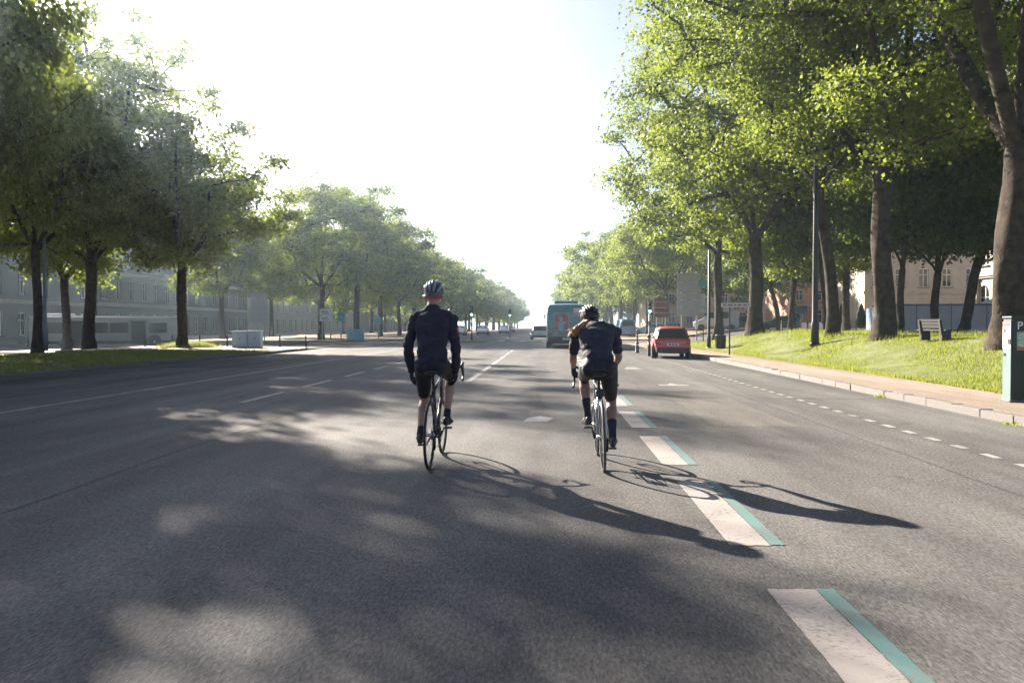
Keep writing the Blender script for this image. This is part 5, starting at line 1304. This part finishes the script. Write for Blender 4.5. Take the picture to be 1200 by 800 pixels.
# ------------------------------------------------------------------ vehicles
def quadpanel(P, inset, off, th=.012):
    """thin slab on a quad a,b,c,d (any order round), inset towards its centre, pushed out by off"""
    a, b, c, d = [Vector(p) for p in P]; m = (a + b + c + d) / 4; n = (b - a).cross(d - a).normalized()
    if n.dot(m - Vector((0, m.y * .5, .6))) < 0: n = -n
    q = [p + (m - p).normalized() * min(inset, (m - p).length * .4) + n * off for p in (a, b, c, d)]
    r = [p - n * th for p in q]
    return q, r
def car(label, loc, rz, paint, L=3.95, W=1.69, H=1.47, style='hatch', group=None, plate=True, roof=None, lit=False):
    t = thing('parked_car' if not lit else 'car', label, 'car', loc, rz, group)
    hl, hw = L / 2, W / 2; zb = H * .62; gl = .20
    if style == 'hatch': st = [(-hl, .30, zb * .86, zb * .88, .90, .80), (-hl + .05, .22, zb, zb + .02, .96, .82), (-hl + .34, .20, zb, H - .06, .99, .76), (-hl + .75, .20, zb, H - .015, 1, .76), (-.35, .20, zb, H, 1, .77), (.15, .20, zb - .01, H - .03, 1, .76), (hl - 1.15, .20, zb - .05, zb - .01, 1, .80), (hl - .55, .20, zb - .13, zb - .10, .985, .78), (hl - .12, .22, zb - .24, zb - .22, .93, .72), (hl, .30, zb - .36, zb - .35, .84, .62)]
    elif style == 'van': st = [(-hl, .30, zb * .9, H - .1, .95, .82), (-hl + .06, .22, zb, H - .03, .98, .84), (-hl + .5, .20, zb, H, 1, .86), (-hl + 1.0, .20, zb, H, 1, .86), (.2, .20, zb, H, 1, .86), (.7, .20, zb - .01, H - .02, 1, .84), (hl - .95, .20, zb - .1, zb - .06, 1, .80), (hl - .5, .20, zb - .2, zb - .16, .985, .78), (hl - .12, .22, zb - .3, zb - .28, .93, .72), (hl, .30, zb - .42, zb - .40, .86, .62)]
    else: st = [(-hl, .32, zb * .80, zb * .82, .88, .72), (-hl + .08, .22, zb * .96, zb * .98, .95, .80), (-hl + .65, .20, zb, zb + .02, .99, .80), (-hl + 1.25, .20, zb, H - .05, 1, .74), (-.25, .20, zb, H, 1, .75), (.25, .20, zb - .01, H - .03, 1, .74), (hl - 1.25, .20, zb - .05, zb - .01, 1, .80), (hl - .6, .20, zb - .12, zb - .09, .985, .78), (hl - .12, .22, zb - .23, zb - .21, .93, .72), (hl, .32, zb - .36, zb - .35, .84, .62)]
    rings = []
    for y, z0, z1, z2, f, fr in st:
        w1 = hw * f
        half = [(w1 * .86, z0), (w1 * .965, z0 + .07), (w1 * .995, z0 + (z1 - z0) * .40), (w1, z0 + (z1 - z0) * .62), (w1 * .965, z1 - .015), (w1 * fr + (w1 * .95 - w1 * fr) * (0 if z2 - z1 > .2 else .7), max(z1, z2 - .05)), (w1 * fr * .80, z2 - .005), (0, z2 + .012)]
        rings.append([(x, y, z) for x, z in half] + [(-x, y, z) for x, z in half[-2::-1]])
    b = MB().loft(rings)
    body = b.build('body', paint, t, True, bevel=0)
    body.modifiers.new('sub', 'SUBSURF').render_levels = 1
    def glassy(name, P, inset, off, m=MAT_GLASS):
        q, r = quadpanel(P, inset, off)
        return MB().loft([r, q]).build(name, m, t)
    for sx in (1, -1):
        f = lambda i, j: Vector((rings[i][j][0] * sx, rings[i][j][1], rings[i][j][2]))
        for i in ((2, 3, 4) if style != 'sedan' else (3, 4)):
            if style == 'van' and i == 2: continue
            glassy('side_window', (f(i, 4), f(i + 1, 4), f(i + 1, 5), f(i, 5)), .055, .010)
    def rearq(i0, i1, j): return (Vector(rings[i0][j]), Vector(rings[i0][14 - j]), Vector(rings[i1][14 - j]), Vector(rings[i1][j]))
    ia, ib = {'hatch': (1, 2), 'van': (0, 1), 'sedan': (2, 3)}[style]
    if style == 'van':
        glassy('rear_window', ((hw * .78, -hl, zb), (-hw * .78, -hl, zb), (-hw * .72, -hl + .02, H - .2), (hw * .72, -hl + .02, H - .2)), .03, .012)
    else: glassy('rear_window', rearq(ia, ib, 5), .05, .016)
    glassy('windscreen', rearq(6, 5, 5), .05, .014)
    m_tail = M('tail_lamp', (.30, .02, .015), .2, 0, .1, 20); m_head = M('head_lamp', (.65, .67, .7), .12, .3, .05, 20)
    for sx in (-1, 1):
        MB().loft([[(sx * hw * .70, -hl + .03, zb * .72), (sx * hw * .93, -hl + .07, zb * .70), (sx * hw * .955, -hl + .12, zb * .98), (sx * hw * .80, -hl + .03, zb * .98)], [(sx * hw * .70, -hl - .012, zb * .72), (sx * hw * .95, -hl + .04, zb * .70), (sx * hw * .975, -hl + .09, zb * .98), (sx * hw * .80, -hl - .005, zb * .98)]]).build('tail_light', m_tail, t)
        MB().ell((sx * hw * .68, hl - .10, zb * .66), (.17, .12, .085), 12, 8).build('headlight', m_head, t, True)
        MB().ell((sx * (hw + .09), .35 if style != 'van' else .75, zb + .06), (.10, .05, .07), 10, 7).tube((sx * hw * .95, .38 if style != 'van' else .78, zb), (sx * (hw + .05), .36 if style != 'van' else .76, zb + .04), .02).build('mirror', MAT_BLACK, t, True)
    MB().box((0, hl - .07, .33), (W * .86, .14, .2)).build('front_bumper', M('dark_trim', (.03, .028, .028), .6), t, bevel=.03)
    MB().box((0, -hl + .05, .36), (W * .90, .14, .22)).build('rear_bumper', MAT_BLACK if style == 'van' else M('dark_trim', (.03, .028, .028), .6), t, bevel=.03)
    if plate:
        p_ = MB().box((0, -hl - .025, .60), (.52, .02, .115)).build('licence_plate', M('plate_white', (.55, .55, .52), .5), t)
        MB().box((-.14, -hl - .037, .60), (.10, .004, .055)).box((.0, -hl - .037, .60), (.12, .004, .055)).box((.14, -hl - .037, .60), (.10, .004, .055)).build('lettering', MAT_BLACK, p_)
    wy = hl * .655
    for sx in (-1, 1):
        for y in (-wy, wy):
            w_ = MB().lathe([(.19, -.09), (.285, -.095), (.305, -.07), (.305, .07), (.285, .095), (.19, .09)], 24, (0, 0, 0), 'X').build('wheel', MAT_RUBBER, t, True)
            w_.location = (sx * (hw - .085), y, .305)
            rm = MB().lathe([(.0, .075), (.05, .085), (.185, .088), (.195, .098), (.2, .09)], 18, (0, 0, 0), 'X', False)
            for k in range(5): rm.box((.09, .11 * math.cos(k * 1.2566), .11 * math.sin(k * 1.2566)), (.02, .05, .16), Matrix.Rotation(k * 1.2566 + PI / 2, 3, 'X'))
            ro = rm.build('rim', MAT_CHROME, w_, True)
            if sx < 0: ro.rotation_euler.z = PI
            MB().lathe([(.335, -.11), (.35, -.11), (.35, .03), (.335, .03)], 24, (sx * (hw - .085) + sx * .07, y, .305), 'X', True).build('wheel_arch', MAT_BLACK, t, True)
    return t
def paint(n, c): return M(n, c, .28, .05, .05, 2, coat=.6, spec=.6)
car('red hatchback parked at the right kerb seen from behind', (5.52, 36.4, 0), R(-3), paint('paint_red', (.36, .035, .03)), 3.55, 1.56, 1.40, 'hatch')
car('light teal estate car waiting beyond the thin black posts on the right', (13.4, 104, .3), R(66), paint('paint_teal', (.10, .28, .31)), 4.3, 1.72, 1.48, 'hatch')
car('small blue car partly behind the grey sign posts on the right', (16.4, 108, .4), R(50), paint('paint_blue', (.07, .20, .36)), 3.8, 1.68, 1.46, 'hatch')
car('black car parked right behind the slim black lamp post', (20.6, 88, HR(20.6, 88)), R(75), paint('paint_black', (.02, .022, .026)), 4.2, 1.74, 1.5, 'hatch')
car('dark green car seen between the two lawn trees behind the street name sign', (25.0, 87, 1.02), R(80), paint('paint_green', (.03, .10, .10)), 4.2, 1.74, 1.5, 'hatch')
car('blue van standing under the trees just right of the crouching cyclist', (9.4, 97, .0), R(4), paint('paint_van_blue', (.05, .16, .30)), 4.9, 1.95, 2.25, 'van')
car('white van in the cross street in front of the slim black lamp post', (17.6, 84, .95), R(80), paint('paint_white', (.5, .5, .5)), 4.6, 1.9, 2.0, 'van')
car('white oncoming car, left one of the pair just right of the upright cyclist', (-13.0, 118, 0), R(178), paint('paint_white', (.5, .5, .5)), 4.1, 1.72, 1.48, 'hatch', lit=True)
car('silver oncoming car, right one of the pair just right of the upright cyclist', (-10.2, 126, 0), R(180), paint('paint_silver', (.36, .40, .41)), 4.1, 1.74, 1.5, 'hatch', lit=True)
car('pale oncoming car alone farther down the left lanes', (-8.0, 149, 0), R(180), paint('paint_white', (.5, .5, .5)), 4.2, 1.74, 1.55, 'hatch', lit=True)
car('distant dark car near the left vanishing end of the avenue', (-8.6, 186, 0), R(180), paint('paint_dark', (.05, .07, .08)), 4.2, 1.74, 1.5, 'hatch', lit=True)
car('white car driving away, mostly hidden behind the left edge of the bus', (-.75, 84, 0), 0, paint('paint_white', (.5, .5, .5)), 4.1, 1.74, 1.5, 'hatch', lit=True)

BUS_GLASS = M('bus_window', (.008, .009, .010), .25, 0, .3, 1.0, spec=.15)
def bus(name, label, loc, rz, col, L, W, H, group=None, rear_ad=True, roofm=None, dark=None, z0=.0, colour2=None):
    t = thing(name, label, 'bus', loc, rz, group)
    hl, hw = L / 2, W / 2
    rings = []
    for y, f, zt, zlo in ((-hl, .955, H - .10, .62), (-hl + .03, .975, H - .05, .5), (-hl + .22, 1, H, .34), (hl - .3, 1, H, .34), (hl - .06, .985, H - .04, .38), (hl, .95, H - .14, .5)):
        w1 = hw * f; r = .16
        half = [(w1 * .97, zlo), (w1, zlo + .1), (w1, zlo + .75), (w1 * .985, zt - .55), (w1 * .965, zt - r), (w1 * .93, zt - .05), (w1 * .86, zt), (0, zt + .03)]
        rings.append([(x, y, z) for x, z in half] + [(-x, y, z) for x, z in half[-2::-1]])
    MB().loft(rings).build('body', col, t, True).modifiers.new('e', 'EDGE_SPLIT').split_angle = R(40)
    n = int((L - 2.2) / 1.45)
    for sx in (-1, 1):
        for k in range(n):
            y = -hl + 1.3 + k * (L - 2.4) / n
            if sx > 0 and k in (1, n - 2):
                MB().box((sx * (hw + .004), y + .6, H * .5), (.03, 1.1, H * .72)).build('door', BUS_GLASS, t, bevel=.01)
            else:
                MB().box((sx * (hw - .002), y + .62, H * .645), (.03, (L - 2.4) / n - .1, H * .33)).build('side_window', BUS_GLASS, t, bevel=.012)
        for y in (-hl + L * .24, hl - L * .2):
            w_ = MB().lathe([(.28, -.13), (.45, -.135), (.47, -.1), (.47, .1), (.45, .135), (.28, .13)], 26, (0, 0, 0), 'X').build('wheel', MAT_RUBBER, t, True)
            w_.location = (sx * (hw - .10), y, .47)
            ro = MB().lathe([(.0, .13), (.09, .135), (.13, .08), (.25, .09), (.29, .13)], 18, (0, 0, 0), 'X', False).build('rim', MAT_CHROME, w_, True)
            if sx < 0: ro.rotation_euler.z = PI
        ya, yb = -hl + L * .24, hl - L * .2
        for y0, y1 in ((-hl + .25, ya - .6), (ya + .6, yb - .6), (yb + .6, hl - .2)):
            MB().box((sx * (hw + .004), (y0 + y1) / 2, .46), (.03, y1 - y0, .24)).build('skirt', dark or MAT_BLACK, t)
        for y in (ya, yb): MB().lathe([(.0, -.02), (.56, -.02), (.56, .006), (.0, .006)], 24, (sx * hw, y, .5), 'X').build('wheel_arch', MAT_BLACK, t)
        m_ = MB().tube((sx * hw * .96, hl - .02, H - .25), (sx * (hw + .16), hl + .22, H - .42), .02).box((sx * (hw + .16), hl + .22, H - .62), (.1, .16, .36)).build('mirror', MAT_BLACK, t, bevel=.02)
    MB().box((0, hl + .0, H * .6), (W * .86, .04, H * .44)).build('windscreen', MAT_GLASS, t, bevel=.05)
    MB().box((0, hl - .02, H * .89), (W * .7, .05, H * .09)).build('destination_board', MAT_BLACK, t, bevel=.01)
    y = -hl
    MB().box((0, y - .02, .56), (W * .955, .16, .30)).box((0, y + .02, .36), (W * .90, .1, .16)).build('rear_bumper', dark or MAT_BLACK, t, bevel=.04)
    MB().box((0, y - .022, .92), (W * .90, .03, .26)).build('grille', M('grey_band', (.20, .27, .27), .5, .2), t, bevel=.01)
    gr = MB()
    for k in range(4): gr.box((.1, y - .04, .84 + .05 * k), (W * .5, .012, .018))
    gr.build('grille_bar', MAT_BLACK, t)
    for sx in (-1, 1):
        MB().box((sx * hw * .80, y - .035, .90), (.22, .04, .14)).build('tail_light', M('tail_lamp', (.30, .02, .015), .2), t, bevel=.015)
        MB().box((sx * hw * .80, y - .035, 1.07), (.22, .04, .10)).build('indicator', M('amber', (.45, .18, .03), .25), t, bevel=.015)
        MB().box((sx * hw * .82, y - .02, .30), (.26, .03, .34)).build('mud_flap', MAT_RUBBER, t)
    if rear_ad:
        fr = MB().box((-hw * .26, y - .022, H * .60), (.98, .05, 1.12)).build('poster_frame', M('frame_grey', (.16, .30, .32), .4, .3), t, bevel=.02)
        MB().box((-hw * .26, y - .05, H * .60), (.86, .012, 1.0)).build('poster', M('poster_red', (.30, .11, .085), .6, 0, .45, 3), fr)
        f2 = MB().ell((-hw * .26 - .02, y - .058, H * .60 - .26), (.17, .004, .36)).ell((-hw * .26 - .03, y - .058, H * .60 + .20), (.10, .004, .13)).ell((-hw * .26 + .1, y - .058, H * .60 - .05), (.20, .004, .09))
        f2.build('poster_figure', M('poster_blue', (.16, .34, .42), .6, 0, .2, 6), fr)
        MB().box((hw * .52, y - .015, H - .40), (.42, .03, .30)).build('number_board', M('number_board', (.50, .48, .46), .5), t, bevel=.01)
        MB().box((hw * .52, y - .02, H - .66), (.42, .03, .14)).build('pink_sticker', M('pink_sticker', (.42, .20, .26), .6), t)
        MB().box((hw * .50, y - .014, H * .50), (.76, .03, .62)).build('engine_hatch', col, t, bevel=.02)
        MB().box((0, y - .10, .60), (.52, .02, .115)).build('licence_plate', M('plate_white', (.55, .55, .52), .5), t)
    MB().box((0, -hl + 2.2, H + .13), (W * .62, 2.2, .22)).build('roof_unit', roofm or col, t, bevel=.06)
    if roofm: MB().box((0, .2, H + .035), (W * .9, L - .9, .06)).build('roof', roofm, t, bevel=.02)
    return t
TEALB = paint('bus_teal', (.035, .14, .175))
bus('city_bus', 'teal city bus seen from behind with a red poster on its back', (1.22, 50.0 + 5.6, 0), 0, TEALB, 11.2, 2.46, 2.78, roofm=None)
bus('city_bus', 'grey bus with dark windows and a white roof standing behind the left trees', (-36.8, 65.2, -.38), R(-54), M('bus_grey', (.30, .285, .27), .6, 0, .1, 2, spec=.1), 11.4, 2.45, 2.55, rear_ad=False, roofm=M('bus_roof', (.48, .50, .50), .5))
# a pedestrian in red beyond the junction
person('distant pedestrian in a red top and white trousers crossing beyond the junction', (10.9, 108, .1), dict(rz=R(70),
    joints=dict(pelvis=(0, 0, .98), waist=(0, .0, 1.13), chest=(.0, .01, 1.28), shoulders=(0, .0, 1.42), neck=(0, .01, 1.51), head=(0, .04, 1.64), shoulder_l=(-.18, 0, 1.41), shoulder_r=(.18, 0, 1.41), wrist_l=(-.24, .12, .90), wrist_r=(.24, -.10, .90), hip_l=(-.09, 0, .94), hip_r=(.09, 0, .94), ankle_l=(-.09, .22, .12), ankle_r=(.09, -.24, .14)),
    face=(0, 1, -.05), elbow_l=(-.5, -1, 0), elbow_r=(.5, -1, 0), hand_f=(0, .1, -1), hand_n=(1, 0, 0), skin=SKIN, shoe=SHOE, helmet=dict(shell=HEL_K, ribs=[HEL_K]),
    clothes=[('top', {'torso': (0, 1), 'upper_arm': (0, 1)}, fabric('red_top', (.42, .04, .04)), .01, .01, 9), ('trousers', {'pelvis': (0, 1), 'thigh': (0, 1), 'shin': (0, .95)}, fabric('white_cotton', (.5, .48, .45)), .012, .008, 8)]))

# ------------------------------------------------------------------ the morning air
hz = MB().box((0, 650, 13), (2500, 2600, 29.0)).mesh('haze')
hm = bpy.data.materials.new('haze'); hm.use_nodes = True
nt = hm.node_tree
nt.nodes.remove(nt.nodes['Principled BSDF'])
pv = nt.nodes.new('ShaderNodeVolumePrincipled')
pv.inputs['Color'].default_value = (0.64, 0.83, 1.0, 1)
pv.inputs['Density'].default_value = 0.0006
pv.inputs['Anisotropy'].default_value = 0.80
nt.links.new(pv.outputs[0], nt.nodes['Material Output'].inputs['Volume'])
hm.cycles.homogeneous_volume = True if hasattr(hm.cycles, 'homogeneous_volume') else None
tag(link('haze', hz, hm), kind='stuff')
